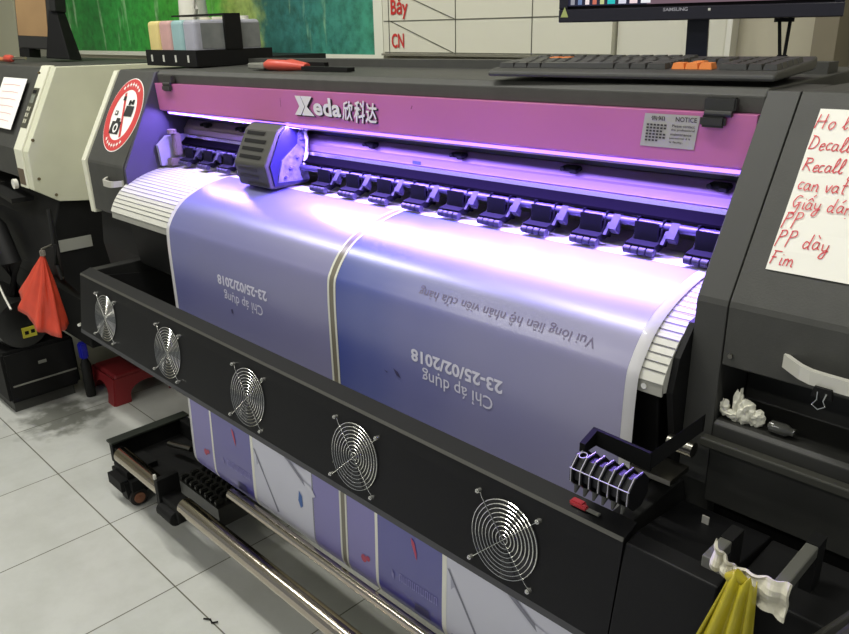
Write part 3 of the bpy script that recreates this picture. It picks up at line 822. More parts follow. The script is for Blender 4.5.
# lower artwork, repeated twice along the sheet
S1=SB; S2=SEND-0.01
def sz(z): return s_of_z(z)
LAV=mat('lavender ink',(124,118,172),0.3); DEEP=ink_mat('deep violet blue ink',[(-1.6,(74,66,148)),(-1.1,(66,62,146)),(-0.7,(60,60,140))])
SHW=mat('pale print white',(196,196,208),0.32); SHG=mat('grey print stripe',(120,120,134),0.4); TRA=mat('silver grey print shape',(160,160,178),0.35)
REDI=mat('red print spot',(172,56,84),0.4); BLUI=mat('blue print flame',(48,92,160),0.4)
def poly(name,pts,m,off=0.0019,sub=6):
    """polygon in (x, z) on the hanging part of the sheet, cut into strips so it follows the curve"""
    mb=MB(); mb.face([mpt(x,sz(z),off) for x,z in pts]); obj(name,mb,m,ban,keepn=False)
for j,X0 in enumerate((-1.679,-1.061)):
    L0 = XL+0.012 if j==0 else GX+0.012
    psheet('ink_panel',L0,X0+0.090,S1,S2,0.0009,LAV)
    psheet('ink_line',X0+0.090,X0+0.098,S1,S2,0.0010,WHM)
    psheet('ink_panel',X0+0.098,X0+0.272,S1,S2,0.0009,DEEP)
    psheet('ink_line',X0+0.272,X0+0.283,S1,S2,0.0012,WHM)
    xe = GX-0.105 if j==0 else XR-0.02
    psheet('ink_panel',X0+0.283,xe,S1,S2,0.0009,SHW)
    if j==0:
        psheet('ink_line',xe,xe+0.004,S1,S2,0.0011,SHG)
        psheet('ink_panel',xe+0.004,GX-0.012,S1,S2,0.0009,LAV)
    # diagonal lines and translucent shapes on the pale area
    b=X0+0.283
    poly('print_shape',[(b+0.002,0.475),(b+0.007,0.475),(b+0.092,0.345),(b+0.086,0.342)],SHG)
    poly('print_shape',[(b+0.010,0.460),(b+0.086,0.342),(b+0.075,0.330),(b+0.012,0.335)],TRA,0.0014)
    poly('print_shape',[(b+0.055,0.560),(b+0.110,0.575),(b+0.20,0.560),(b+0.205,0.500),(b+0.130,0.498)],TRA)
    poly('print_shape',[(b+0.126,0.505),(b+0.132,0.512),(b+0.212,0.461),(b+0.206,0.455)],SHG,0.0024)
    poly('print_shape',[(b+0.02,0.578),(b+0.05,0.570),(b+0.118,0.505),(b+0.108,0.503)],SHG,0.0024)
    poly('print_shape',[(b+0.196,0.470),(b+0.222,0.466),(b+0.236,0.448),(b+0.220,0.440),(b+0.205,0.448)],SHW,0.0026)
    poly('print_flame',[(b+0.176,0.438),(b+0.186,0.428),(b+0.188,0.404),(b+0.180,0.396),(b+0.172,0.412)],BLUI)
    c=X0+0.098
    poly('red_swoosh',[(c+0.094,0.492),(c+0.103,0.485),(c+0.109,0.464),(c+0.109,0.448),(c+0.102,0.464),(c+0.096,0.478)],REDI)
    poly('print_mark',[(c+0.040,0.395),(c+0.047,0.385),(c+0.046,0.372),(c+0.040,0.38)],LAV)
    poly('print_mark',[(c+0.105,0.352),(c+0.140,0.352),(c+0.145,0.332),(c+0.100,0.332)],mat('dark print shape',(60,58,96),0.4))
    mbm=MB()
    for k in range(9):   # row of small faint letter shapes, unreadable in the photograph
        xx=c+0.062+0.0115*k; zz=0.395
        h=0.017
        for dx,dz,w_,h_ in ((0,0,0.0022,h),(0.0060,0,0.0022,h),(0,h-0.002 if k%2 else 0,0.008,0.0018)):
            mbm.face([mpt(xx+dx,sz(zz-dz),0.0019),mpt(xx+dx+w_,sz(zz-dz),0.0019),mpt(xx+dx+w_,sz(zz-dz-h_),0.0019),mpt(xx+dx,sz(zz-dz-h_),0.0019)])
    obj('lettering',mbm,mat('pale lavender lettering',(142,138,196),0.4),ban,keepn=False)
    for (dx,z,r) in ((0.055,0.375,0.0085),(0.068,0.380,0.006)):
        poly('red_spot',[(X0+dx+r*math.cos(k*PI/4),z+r*math.sin(k*PI/4)*1.1) for k in range(8)],REDI)
poly('ink_blot',[(-0.905,0.822),(-0.893,0.818),(-0.886,0.808),(-0.897,0.811)],mat('dark ink blot',(60,56,92),0.5))
poly('ink_blot',[(-0.930,0.812),(-0.920,0.811),(-0.921,0.808)],mat('dark ink blot',(60,56,92),0.5))
poly('ink_blot',[(-1.430,0.806),(-1.422,0.808),(-1.421,0.798),(-1.428,0.797)],mat('dark ink blot',(60,56,92),0.5))

# ------------------------------------------------------------ take-up stand at the floor
TK=thing('take_up_stand','black take-up stand with long polished steel tubes and a caster on the tiles','stand',(-2.1,0.9,0))
obj('foot_block', MB().box(-2.26,-2.235,0.79,1.05,0.085,0.155).box(-1.93,-1.905,0.83,1.05,0.085,0.140).box(-2.235,-1.93,1.02,1.05,0.085,0.155).box(-2.235,-1.93,0.82,1.02,0.085,0.10).box(-2.235,-1.93,0.795,0.82,0.085,0.14), BLK2, TK, bevel=0.003)
obj('foot_rim', MB().box(-2.265,-2.225,0.785,1.055,0.155,0.163), mat('dark green black rim',(36,40,34),0.5), TK, bevel=0.002)
obj('roller_tube', MB().cyl((-2.10,0.765,0.184),(-1.82,0.765,0.184),0.024,24), STEEL, TK, smooth=True)
obj('roller_tube', MB().cyl((-1.715,0.765,0.182),(-0.45,0.765,0.182),0.024,24), STEEL, TK, smooth=True)
obj('tube_bracket', MB().box(-1.822,-1.802,0.735,0.80,0.14,0.235).box(-1.802,-1.715,0.742,0.79,0.135,0.185).cyl((-1.81,0.745,0.145),(-1.73,0.745,0.145),0.022,16), BLK2, TK, bevel=0.002)
obj('bracket_tip', MB().box(-1.821,-1.813,0.735,0.741,0.234,0.248), WHM, TK)
mb=MB()
mb.box(-1.88,-1.66,0.83,1.06,0.105,0.165)
for i in range(8):
    for j in range(7):
        x=-1.868+0.027*i; y=0.845+0.033*j
        mb.rbox((x,y,0.170),(0.016,0.022,0.02),bev=0.003)
obj('ribbed_tray', mb, mat('glossy black ribbed tray',(22,22,20),0.3), TK)
obj('guide_knob', MB().cyl((-2.04,0.99,0.165),(-2.00,0.975,0.175),0.016,14).cyl((-2.13,0.93,0.14),(-2.02,0.95,0.155),0.01,10), STEELD, TK, smooth=True)
def caster(x,y):
    c=obj('caster', MB().prism_dir([(-0.03,0.03),(0.03,0.03),(0.035,0.085),(-0.035,0.085)],(x-0.02,y,0),(0,1,0),(0,0,1),(1,0,0),0.04).rbox((x-0.03,y+0.03,0.075),(0.14,0.15,0.085),bev=0.025), BLK2, TK)
    for dx in (-0.02,0.02):
        obj('wheel', MB().cyl((x+dx-0.010,y,0.028),(x+dx+0.010,y,0.028),0.028,24), mat('dark rubber',(40,36,34),0.6), c, smooth=True)
    obj('wheel_hub', MB().lathe([(0.017,0.0),(0.017,0.004),(0.006,0.004),(0.006,0.008)],(x+0.031,y,0.028),20,'X'), mat('copper hub',(170,118,92),0.4,0.5), c)
caster(-2.115,0.790)
obj('dancer_tube', MB().cyl((-1.49,0.784,0.316),(-0.42,0.784,0.316),0.0125,20), STEEL, TK, smooth=True)
obj('tube_hanger', MB().box(-0.44,-0.42,0.78,1.0,0.30,0.33), BLK2, TK)
obj('foot_block', MB().box(-0.47,-0.30,0.75,0.945,0.10,0.20), BLK2, TK, bevel=0.003)
caster(-0.385,0.80)
obj('cross_tube', MB().box(-1.62,-0.47,1.03,1.05,0.105,0.125), BLK2, TK)

# ------------------------------------------------------------ things on and around the printer
ZT=1.2955   # top of the right part of the cover, about
# keyboard
KB=thing('keyboard','black full size keyboard with orange arrow keys lying on the printer top','keyboard',(-0.624,0.996,1.3000),rot=(math.radians(2.6),math.radians(-0.5),math.radians(2.5)))
W,D=0.450,0.155
def K(name,mb,m,parent=KB,**k): return obj(name,mb,m,parent,local=True,**k)
kb=MB().prism([(0,0),(0.0,0.007),(0.012,0.0115),(D-0.02,0.014),(D,0.018),(D,0.004),(D-0.01,0.0)],-W/2,W/2)
body=K('keyboard_body',kb,mat('black keyboard plastic',(58,58,56),0.42,var=0.04),bevel=0.003)
K('foot',MB().box(-W/2+0.03,-W/2+0.06,D-0.03,D-0.015,-0.020,0.0),BLK2); K('foot',MB().box(W/2-0.06,W/2-0.03,D-0.03,D-0.015,-0.020,0.0),BLK2)
OR=mat('orange keycap',(222,128,58),0.45); KC=mat('black keycap',(50,50,49),0.4)
def key(x,y,w,d,orange=False,h=0.007):
    z=0.0118+0.0025*y/0.15
    mb=MB(); t=0.0018
    mb.hexa([(x,y,z),(x+w,y,z),(x+w,y+d,z),(x,y+d,z),(x+t,y+t,z+h),(x+w-t,y+t,z+h),(x+w-t,y+d-t*0.6,z+h),(x+t,y+d-t*0.6,z+h)])
    K('keycap',mb,OR if orange else KC)
u=0.0192; v_=0.0215
rows=[ [(0,1.4),(1.4,1.2),(2.6,1.2),(3.8,6.0),(9.8,1.2),(11.0,1.2),(12.2,1.4)],
       [(0,2.2)]+[(2.2+i,1) for i in range(9)]+[(11.2,2.4)],
       [(0,1.8)]+[(1.8+i,1) for i in range(10)]+[(11.8,1.8)],
       [(0,1.5)]+[(1.5+i,1) for i in range(11)]+[(12.5,1.1)],
       [(i,1) for i in range(12)]+[(12,1.6)] ]
x00=-W/2+0.008
for r,row in enumerate(rows):
    for kx,kw in row: key(x00+kx*v_*0.985,0.020+r*u,kw*v_*0.985-0.0014,u-0.0015,orange=(r==4 and 2<=kx<=3))
for i in range(12): key(x00+i*1.1*v_,0.020+5.5*u,v_-0.0015,u*0.8)
ax_=x00+15.4*u
for kx in (0,1,2): key(ax_+kx*u,0.020,u-0.0012,u-0.0015,orange=True,h=0.0078)
key(ax_+u,0.020+u,u-0.0012,u-0.0015,orange=True,h=0.0078)
for r in (3,4):
    for kx in range(3): key(ax_+kx*u,0.020+r*u,u-0.0012,u-0.0015)
nx_=ax_+3.4*u
for r in range(5):
    for kx in range(4):
        if r==0 and kx==1: continue
        key(nx_+kx*u,0.020+r*u,(2*u if (r==0 and kx==0) else u)-0.0012,u-0.0015)

# monitor on its stand
yaw=math.radians(20)
MN=thing('monitor','wide black computer monitor with glossy bezel showing a taskbar, behind the keyboard','monitor',(-0.668,1.30,1.3000),rot=(0,0,yaw))
W2=0.454
obj('bezel',MB().box(-W2/2,W2/2,-0.012,0.0,0.076,0.098).box(-W2/2,-W2/2+0.016,-0.012,0.0,0.098,0.36).box(W2/2-0.016,W2/2,-0.012,0.0,0.098,0.36).box(-W2/2,W2/2,-0.012,0.0,0.36,0.375),mat('glossy black violet bezel',(34,32,42),0.12,coat=0.5),MN,local=True,bevel=0.002)
obj('monitor_back',MB().box(-W2/2+0.004,W2/2-0.004,0.0,0.03,0.088,0.38),BLK2,MN,local=True,bevel=0.008)
def scr(name,rgb,x0,x1,z0,z1,off,e=0.9):
    return obj(name,MB().box(x0,x1,-0.0062-off,-0.006,z0,z1),mat('screen '+'%d_%d_%d'%rgb,(10,10,10),0.2,emit=rgb,estr=e),MN,local=True)
S=scr('screen',(120,96,108),-W2/2+0.016,W2/2-0.016,0.103,0.370,0)
scr('screen_image',(132,110,122),-0.035,W2/2-0.05,0.1205,0.36,0.0004)
for (a,b,c,d,col) in ((-0.02,0.02,0.107,0.118,(150,92,84)),(0.03,0.08,0.108,0.120,(166,84,78)),(0.09,0.12,0.104,0.116,(140,70,66))): scr('screen_image',col,a,b,c,d,0.0006)
scr('taskbar',(40,40,62),-W2/2+0.016,-0.075,0.103,0.1205,0.0003)
x=-W2/2+0.020
for i,col in enumerate(((150,150,160),(110,130,170),(240,225,225),(200,110,90),(190,200,140),(40,190,190),(215,215,230),(240,215,220),(235,235,240))):
    w_=0.007 if i<5 else (0.013 if i<8 else 0.016)
    scr('taskbar_icon',col,x,x+w_,0.105,0.1165,0.0009,1.0); x+=w_+0.006
for i in range(6): scr('screen_clock',(230,230,245),0.125+0.009*i,0.131+0.009*i,0.1065+0.002*(i%2),0.114,0.0009,1.0)
scr('screen_clock',(250,250,255),0.190,0.214,0.106,0.1085,0.0009,1.4)
scr('window_panel',(235,225,235),-W2/2+0.016,-0.14,0.1205,0.36,0.0005,0.9)
vs,fs=text2d('SAMSUNG',1,bold=0.02); vs=fit(vs,w=0.040,h=0.0055); mb=MB()
add_flat(mb,vs,fs,lambda a,b:(-0.046+a,-0.0126,0.0905+b)); obj('bezel_lettering',mb,mat('silver bezel lettering',(170,168,178),0.4),MN,local=True)
mb=MB(); mb.face([(-W2/2+0.004,-0.0126,0.085),(-W2/2+0.018,-0.0126,0.085),(-W2/2+0.011,-0.0126,0.102)]); obj('energy_sticker',mb,mat('yellow green sticker',(170,180,110),0.5),MN,local=True)
obj('power_light',MB().box(0.026,0.030,-0.0127,-0.012,0.090,0.094),WHM,MN,local=True)
obj('stand_neck',MB().prism_dir([(-0.0085,0.006),(0.0275,0.006),(0.022,0.14),(-0.012,0.14)],(0,0.030,0),(1,0,0),(0,0,1),(0,1,0),0.012),mat('dark blue black neck',(36,38,52),0.3),MN,local=True)
obj('stand_base',MB().rbox((0.008,0.03,0.0085),(0.16,0.05,0.008),bev=0.002),BLK2,MN,local=True)
obj('cable_plug',MB().box(0.128,0.158,0.004,0.026,0.070,0.088).cyl((0.136,0.012,0.072),(0.144,0.012,0.012),0.0028,8).cyl((0.152,0.012,0.072),(0.150,0.012,0.012),0.0028,8).rbox((0.147,0.012,0.010),(0.020,0.014,0.018),bev=0.002),BLK2,MN,local=True)

# ink tank holder and four tanks
TZ=1.2865
IH=thing('ink_tank_holder','black metal ink tank holder on the left of the printer top','holder',(-2.08,1.08,TZ))
obj('tray',MB().box(-2.205,-1.923,1.072,1.078,TZ,TZ+0.042).box(-1.929,-1.923,1.078,1.31,TZ,TZ+0.042).box(-2.205,-2.199,1.078,1.30,TZ,TZ+0.042).box(-2.199,-1.929,1.078,1.31,TZ,TZ+0.004),BLK2,IH,bevel=0.001)
obj('strap',MB().box(-1.929,-1.921,1.165,1.215,TZ+0.042,TZ+0.128).box(-2.205,-1.921,1.165,1.215,TZ+0.1275,TZ+0.132),BLK2,IH)
for i in range(4):
    obj('slot',MB().rbox((-2.168+0.068*i,1.0712,TZ+0.020),(0.008,0.0012,0.018)),mat('bright slot',(200,200,190),0.5),IH)
tl=['yellow','pink','cyan','pale lavender']
tcol=[(214,196,130),(196,156,150),(146,178,178),(160,160,170)]
for i in range(4):
    t=thing('ink_tank','translucent %s ink tank in the black holder on the printer top'%tl[i],'ink tank',(-2.164+0.0665*i,1.08,TZ+0.005),group='ink tanks in the black holder')
    m=mat('translucent %s ink tank plastic'%tl[i],tcol[i],0.3,var=0.08,vscale=30)
    dark=mat('grey side of filled tank',(100,104,104),0.3,rgb2=(132,134,132),vscale=18)
    x0=-2.164+0.0665*i
    obj('tank_body',MB().box(x0-0.031,x0+0.031,1.081,1.285,TZ+0.005,TZ+0.117),m if i<3 else m,t,bevel=0.010,segs=3)
    obj('tank_lid',MB().cyl((x0,1.25,TZ+0.117),(x0,1.25,TZ+0.126),0.016,16),WHM,t,smooth=True)
    if i==3: obj('tank_side',MB().box(x0+0.0312,x0+0.0322,1.10,1.28,TZ+0.045,TZ+0.108),dark,t)
JG=thing('plastic_jug','white tapered plastic jug standing behind the ink tanks','jug',(-2.763,1.55,1.29))
obj('jug_body',MB().lathe([(0.052,0.0),(0.060,0.02),(0.048,0.20),(0.03,0.34)],(-2.763,1.55,1.29),24),WHM,JG,smooth=True)
obj('handle',MB().tube([(-2.73,1.52,1.57),(-2.68,1.51,1.53),(-2.67,1.51,1.45),(-2.71,1.52,1.40)],0.008,8),WHM,JG,smooth=True)
SH=thing('wall_shelf','low black shelf behind the printer carrying the plastic jug','shelf',(-2.67,1.67,1.0))
obj('shelf_board',MB().box(-3.0,-2.35,1.51,1.83,1.262,1.29),BLKP,SH)
obj('shelf_post',MB().box(-2.99,-2.95,1.77,1.82,0,1.262),BLKP,SH); obj('shelf_post',MB().box(-2.40,-2.36,1.77,1.82,0,1.262),BLKP,SH)
obj('shelf_post',MB().box(-2.99,-2.95,1.51,1.55,0,1.262),BLKP,SH); obj('shelf_post',MB().box(-2.40,-2.36,1.51,1.55,0,1.262),BLKP,SH)

# red handled cutting tool
CT=thing('cutting_shears','red handled cutting shears lying on the printer top','shears',(-1.5,1.07,1.289))
mb=MB(); mb.hexa([(-1.665,1.060,1.289),(-1.585,1.050,1.289),(-1.585,1.085,1.289),(-1.655,1.10,1.289),(-1.665,1.060,1.302),(-1.585,1.050,1.302),(-1.585,1.085,1.302),(-1.655,1.10,1.302)])
obj('blade_guard',mb,GREYP,CT,bevel=0.003)
obj('handle',MB().tube([(-1.59,1.062,1.298),(-1.57,1.058,1.300),(-1.51,1.062,1.299),(-1.455,1.075,1.296)],[0.008,0.012,0.012,0.007],10).tube([(-1.585,1.09,1.298),(-1.54,1.098,1.301),(-1.46,1.085,1.298)],[0.007,0.010,0.006],10),mat('red tool handle',(196,78,62),0.4),CT,smooth=True)
obj('blade',MB().box(-1.46,-1.30,1.066,1.086,1.290,1.298).box(-1.56,-1.42,1.10,1.112,1.290,1.305),BLK2,CT)

# price list paper on the right housing
PP=thing('price_list','white sheet with red handwritten material names taped on the right housing','paper',(-0.335,0.888,1.10))
def rs(x,t,off=0.0):
    v=slope(x,t,off); v.z+=tilt_z(x); return v
t0,t1=0.046,0.246
mb=MB()
N=8
rows_=[]
for i in range(N+1):
    rows_.append([mb.bm.verts.new(rs(-0.3345+0.297*j/6,t0+(t1-t0)*i/N,0.0012+0.0006*math.sin(i*1.3+j))) for j in range(7)])
for a,b in zip(rows_[:-1],rows_[1:]):
    for i in range(6): mb.bm.faces.new((a[i],a[i+1],b[i+1],b[i]))
sh=obj('sheet',mb,mat('white note paper',(232,230,220),0.6),PP)
md=sh.modifiers.new('t','SOLIDIFY'); md.thickness=0.0004
G={ # hand-drawn strokes, unit boxes: width, strokes
'H':(0.9,[[(0.05,1.0),(0.0,0.0)],[(0.6,1.05),(0.62,0.0)],[(-0.05,0.5),(0.75,0.55)]]),
'o':(0.6,[[(0.45,0.5),(0.2,0.5),(0.05,0.25),(0.2,0.0),(0.42,0.1),(0.48,0.35),(0.4,0.5)]]),
'l':(0.45,[[(0.0,0.1),(0.3,0.7),(0.25,1.1),(0.12,0.9),(0.12,0.2),(0.25,0.0),(0.42,0.15)]]),
'e':(0.5,[[(0.05,0.25),(0.4,0.35),(0.3,0.52),(0.1,0.4),(0.1,0.1),(0.25,0.0),(0.48,0.12)]]),
'D':(0.85,[[(0.15,0.95),(0.1,0.0)],[(0.0,1.0),(0.45,0.9),(0.7,0.5),(0.5,0.08),(0.05,0.0)]]),
'R':(0.85,[[(0.15,0.95),(0.1,0.0)],[(0.0,0.95),(0.5,0.95),(0.6,0.7),(0.15,0.5),(0.45,0.3),(0.75,0.0)]]),
'c':(0.45,[[(0.4,0.48),(0.15,0.5),(0.03,0.25),(0.15,0.0),(0.42,0.08)]]),
'a':(0.6,[[(0.42,0.45),(0.15,0.5),(0.03,0.2),(0.2,0.0),(0.42,0.2),(0.42,0.5),(0.45,0.1),(0.6,0.05)]]),
'n':(0.6,[[(0.05,0.5),(0.08,0.0)],[(0.08,0.35),(0.3,0.52),(0.45,0.35),(0.46,0.05),(0.6,0.02)]]),
'v':(0.5,[[(0.0,0.5),(0.2,0.0),(0.42,0.55)]]),
't':(0.45,[[(0.2,0.95),(0.18,0.1),(0.38,0.02)],[(0.0,0.6),(0.42,0.62)]]),
'G':(0.8,[[(0.6,0.9),(0.25,0.95),(0.02,0.5),(0.25,0.1),(0.55,0.4),(0.5,-0.3),(0.2,-0.35)],[(0.35,0.45),(0.65,0.5)]]),
'i':(0.3,[[(0.1,0.5),(0.12,0.03),(0.28,0.03)],[(0.1,0.72),(0.14,0.76)]]),
'y':(0.6,[[(0.02,0.5),(0.12,0.1),(0.4,0.15),(0.45,0.5)],[(0.45,0.5),(0.4,-0.35),(0.1,-0.4),(0.2,-0.1),(0.58,0.1)]]),
'd':(0.65,[[(0.4,0.4),(0.15,0.48),(0.03,0.2),(0.2,0.0),(0.42,0.2)],[(0.48,1.0),(0.44,0.1),(0.6,0.02)]]),
'P':(0.7,[[(0.1,1.0),(0.02,-0.15)],[(0.0,0.95),(0.4,1.0),(0.5,0.7),(0.1,0.5)]]),
'F':(0.7,[[(0.15,0.95),(0.08,0.0)],[(0.0,0.95),(0.65,0.95)],[(0.0,0.5),(0.4,0.52)]]),
'm':(0.9,[[(0.05,0.5),(0.06,0.0)],[(0.06,0.35),(0.25,0.52),(0.36,0.3),(0.36,0.0)],[(0.36,0.3),(0.55,0.52),(0.7,0.3),(0.7,0.05),(0.85,0.02)]]),
'b':(0.55,[[(0.05,1.0),(0.06,0.0)],[(0.06,0.3),(0.3,0.5),(0.45,0.25),(0.25,0.0),(0.06,0.05)]]),
'r':(0.45,[[(0.05,0.5),(0.08,0.0)],[(0.08,0.35),(0.25,0.5),(0.4,0.45)]]),
'u':(0.6,[[(0.05,0.5),(0.08,0.08),(0.3,0.0),(0.42,0.2)],[(0.44,0.5),(0.46,0.03),(0.58,0.03)]]),
' ':(0.5,[]),
}
DIA={'^':[[(0.0,0.65),(0.22,0.85),(0.42,0.65)]],"'":[[(0.3,0.95),(0.45,1.15)]],'`':[[(0.1,0.95),(0.35,0.75)]],'.':[[(0.25,-0.22),(0.29,-0.28)]],'*':[[(0.2,0.75),(0.4,0.95)]]}
pen=MB()
def hand(line,x,t,hh):
    cx_=x
    for tok in line:
        ch=tok[0]
        w,st=G[ch]
        allst=list(st)
        for d_ in tok[1:]: allst+=DIA[d_]
        jx=random.uniform(-0.04,0.04);jy=random.uniform(-0.05,0.05)
        for s_ in allst:
            P=[]
            for i in range(len(s_)-1):     # round the strokes off
                a=Vector(s_[i]);b=Vector(s_[i+1]);p0=Vector(s_[max(i-1,0)]);p3=Vector(s_[min(i+2,len(s_)-1)])
                for k in range(4):
                    q=k/4
                    P.append(0.5*((2*a)+(b-p0)*q+(2*p0-5*a+4*b-p3)*q*q+(3*a-p0-3*b+p3)*q**3))
            P.append(Vector(s_[-1]))
            P=[(cx_+(p.x+jx+0.16*p.y)*hh*0.80,t+(p.y+jy)*hh) for p in P]
            o_=rs(0,0,0.0028)
            pen.ribbon(P,0.0013,rs(0,0,0.0028),(1,0,TS),SLn,None)
        cx_+=w*hh*0.86
LN=[(['H','o',' ','l','e','n'],-0.3335,0.2215,0.0175),
    (['D','e','c','a','l','l',' ','s','u'],-0.3335,0.1950,0.0165),
    (['R','e','c','a','l','l',' ','y*'],-0.3325,0.1690,0.0160),
    (['c','a','n',' ','v','a','t'],-0.3300,0.1455,0.0165),
    (['G','i','a^\'','y',' ','d','a*','n.',' ','t','u','o'],-0.3300,0.1225,0.0165),
    (['P','P'],-0.3325,0.1000,0.0175),
    (['P','P',' ','d','a`','y'],-0.3325,0.0770,0.0180),
    (['F','i','m'],-0.3325,0.0535,0.0170)]
G['s']=(0.45,[[(0.35,0.5),(0.08,0.42),(0.3,0.2),(0.02,0.02)]])
for l,x,t,h_ in LN: hand(l,x,t,h_)
obj('handwriting',pen,mat('red marker ink',(206,62,72),0.6),PP,keepn=True)

# binder clip hanging on the right handle
BC=thing('binder_clip','small black binder clip with wire loops hanging from the bright right handle','clip',(-0.232,0.842,1.0))
obj('clip_body',MB().prism_dir([(-0.011,0.0),(0.011,0.0),(0.009,0.012),(-0.009,0.012)],(-0.236,0.8365,0.985),(1,0,0),(0,0,1),(0,1,0),0.006),BLK2,BC)
obj('wire_handle',MB().tube([(-0.241,0.8365,0.992),(-0.239,0.834,0.984),(-0.243,0.832,0.978),(-0.236,0.831,0.974),(-0.229,0.832,0.979),(-0.233,0.834,0.984),(-0.231,0.8365,0.992)],0.0010,6),CHR,BC,smooth=True)

# crumpled tissue and a small dark bottle in the recess
def crumple(name,c,r,seed,m,parent,sc=(1,1,1)):
    rnd=random.Random(seed); t=bmesh.new(); bmesh.ops.create_icosphere(t,subdivisions=3,radius=r)
    ds=[(Vector((rnd.uniform(-1,1),rnd.uniform(-1,1),rnd.uniform(-1,1))).normalized(),rnd.uniform(6,14),rnd.uniform(0,6)) for _ in range(6)]
    for v in t.verts:
        n=v.co.normalized(); k=1+sum(abs(math.sin(n.dot(d)*f*0.5+p))*0.22 for d,f,p in ds)-0.55
        v.co=Vector((n.x*sc[0],n.y*sc[1],n.z*sc[2]))*r*k
    mb=MB(); mb.merge(t,Matrix.Translation(c)); return obj(name,mb,m,parent)
TS_=thing('crumpled_tissue','crumpled white tissue lying in the dark recess under the right housing','tissue',(-0.315,0.88,0.90))
WT=mat('white tissue',(214,212,196),0.8)
crumple('tissue_fold',(-0.330,0.880,0.918),0.0115,3,WT,TS_,(0.8,0.6,1.1)); crumple('tissue_fold',(-0.340,0.880,0.921),0.0105,5,WT,TS_,(0.5,0.5,1.7)); crumple('tissue_fold',(-0.356,0.877,0.917),0.0065,8,WT,TS_,(0.7,0.6,1.3))
crumple('tissue_fold',(-0.316,0.880,0.915),0.0095,12,WT,TS_,(0.8,0.4,1.0)); crumple('tissue_fold',(-0.345,0.876,0.912),0.0070,14,WT,TS_,(1.3,0.5,0.6))
mb=MB(); mb.lathe([(0.004,0.0),(0.0075,0.003),(0.008,0.022),(0.005,0.026),(0.005,0.031)],(-0.301,0.880,0.911),16,'X')
bt=obj('small_bottle',mb,mat('dark glossy plastic',(66,66,62),0.12,coat=0.5),smooth=True); tag(bt,'small dark glossy bottle lying right of the crumpled tissue','bottle')

# bag bracket, white cloth and yellow bag at the lower right
obj('bag_bracket',MB().box(-0.270,-0.198,0.690,0.700,0.820,0.835).box(-0.284,-0.270,0.690,0.735,0.820,0.835).box(-0.212,-0.198,0.690,0.790,0.820,0.835),mat('dark grey bracket',(84,84,78),0.5),PR,bevel=0.002)
CL=thing('tied_cloth','white cloth strip tied round the bracket at the lower right','cloth',(-0.23,0.69,0.82))
mb=MB()
def wav(mb,x0,x1,z0f,z1f,y0,n=28,m_=8,amp=0.004,seed=1,th=0.0):
    rnd=random.Random(seed); ph=rnd.uniform(0,6); R_=[]
    for j in range(m_+1):
        f=j/m_; row=[]
        for i in range(n+1):
            q=i/n; x=x0+(x1-x0)*q
            z=z0f(q)+(z1f(q)-z0f(q))*f
            y=y0+amp*math.sin(f*9+ph+q*3)+amp*0.7*math.sin(q*17+ph*2+f*2)
            row.append(mb.bm.verts.new((x,y,z)))
        R_.append(row)
    for a,b in zip(R_[:-1],R_[1:]):
        for i in range(n): mb.bm.faces.new((a[i],a[i+1],b[i+1],b[i]))
wav(mb,-0.243,-0.188,lambda q:0.846+0.004*q+0.006*abs(q-0.4),lambda q:0.816-0.004*q,0.682,seed=2,amp=0.003)
wav(mb,-0.268,-0.240,lambda q:0.868-0.030*q,lambda q:0.832-0.010*q,0.684,seed=5,amp=0.004)
o=obj('cloth_band',mb,mat('white cotton cloth',(196,192,174),0.85),CL,keepn=True)
md=o.modifiers.new('t','SOLIDIFY'); md.thickness=0.003
YB=thing('yellow_bag','yellow plastic bag knotted and hanging from the white cloth','bag',(-0.24,0.68,0.6))
mb=MB()
R_=[]
n=40; m_=14
for j in range(m_+1):
    f=j/m_; row=[]
    for i in range(n+1):
        q=i/n; a=PI*q
        hw=0.013+0.045*f
        x=-0.231-hw*math.cos(a)-0.030*f
        y=0.676-0.012*math.sin(a)*(1+1.6*f)+0.006*math.sin(a*9+0.6)*min(1,f*2.5+0.3)
        z=0.846-0.26*f-0.006*math.sin(a*5)
        row.append(mb.bm.verts.new((x,y,z)))
    R_.append(row)
for a,b in zip(R_[:-1],R_[1:]):
    for i in range(n): mb.bm.faces.new((a[i],a[i+1],b[i+1],b[i]))
o=obj('bag_body',mb,mat('yellow translucent plastic',(166,154,34),0.4,var=0.16,vscale=25),YB,keepn=True)
for p in o.data.polygons: p.use_smooth=True
md=o.modifiers.new('t','SOLIDIFY'); md.thickness=0.0012
obj('knot',MB().tube([(-0.246,0.672,0.838),(-0.237,0.669,0.847),(-0.228,0.672,0.840)],[0.005,0.007,0.005],10),mat('yellow translucent plastic',(166,154,34)),YB,smooth=True)
# dark pipes at the far lower right
PG=thing('floor_pipe','bundle bracket of dark grey angled pipes at the lower right corner','pipes',(-0.12,0.7,0.0))
pm=mat('dark grey pipe',(44,43,38),0.6)
obj('pipe',MB().hexa([(-0.195,0.70,0.74),(-0.180,0.70,0.74),(-0.180,0.715,0.74),(-0.195,0.715,0.74),(-0.135,0.70,0.845),(-0.115,0.70,0.845),(-0.115,0.715,0.845),(-0.135,0.715,0.845)]),pm,PG,bevel=0.002)
obj('pipe',MB().cyl((-0.150,0.69,0.0),(-0.150,0.69,0.80),0.012,12),pm,PG)
obj('pipe',MB().cyl((-0.150,0.69,0.78),(-0.105,0.69,0.87),0.012,12),pm,PG)

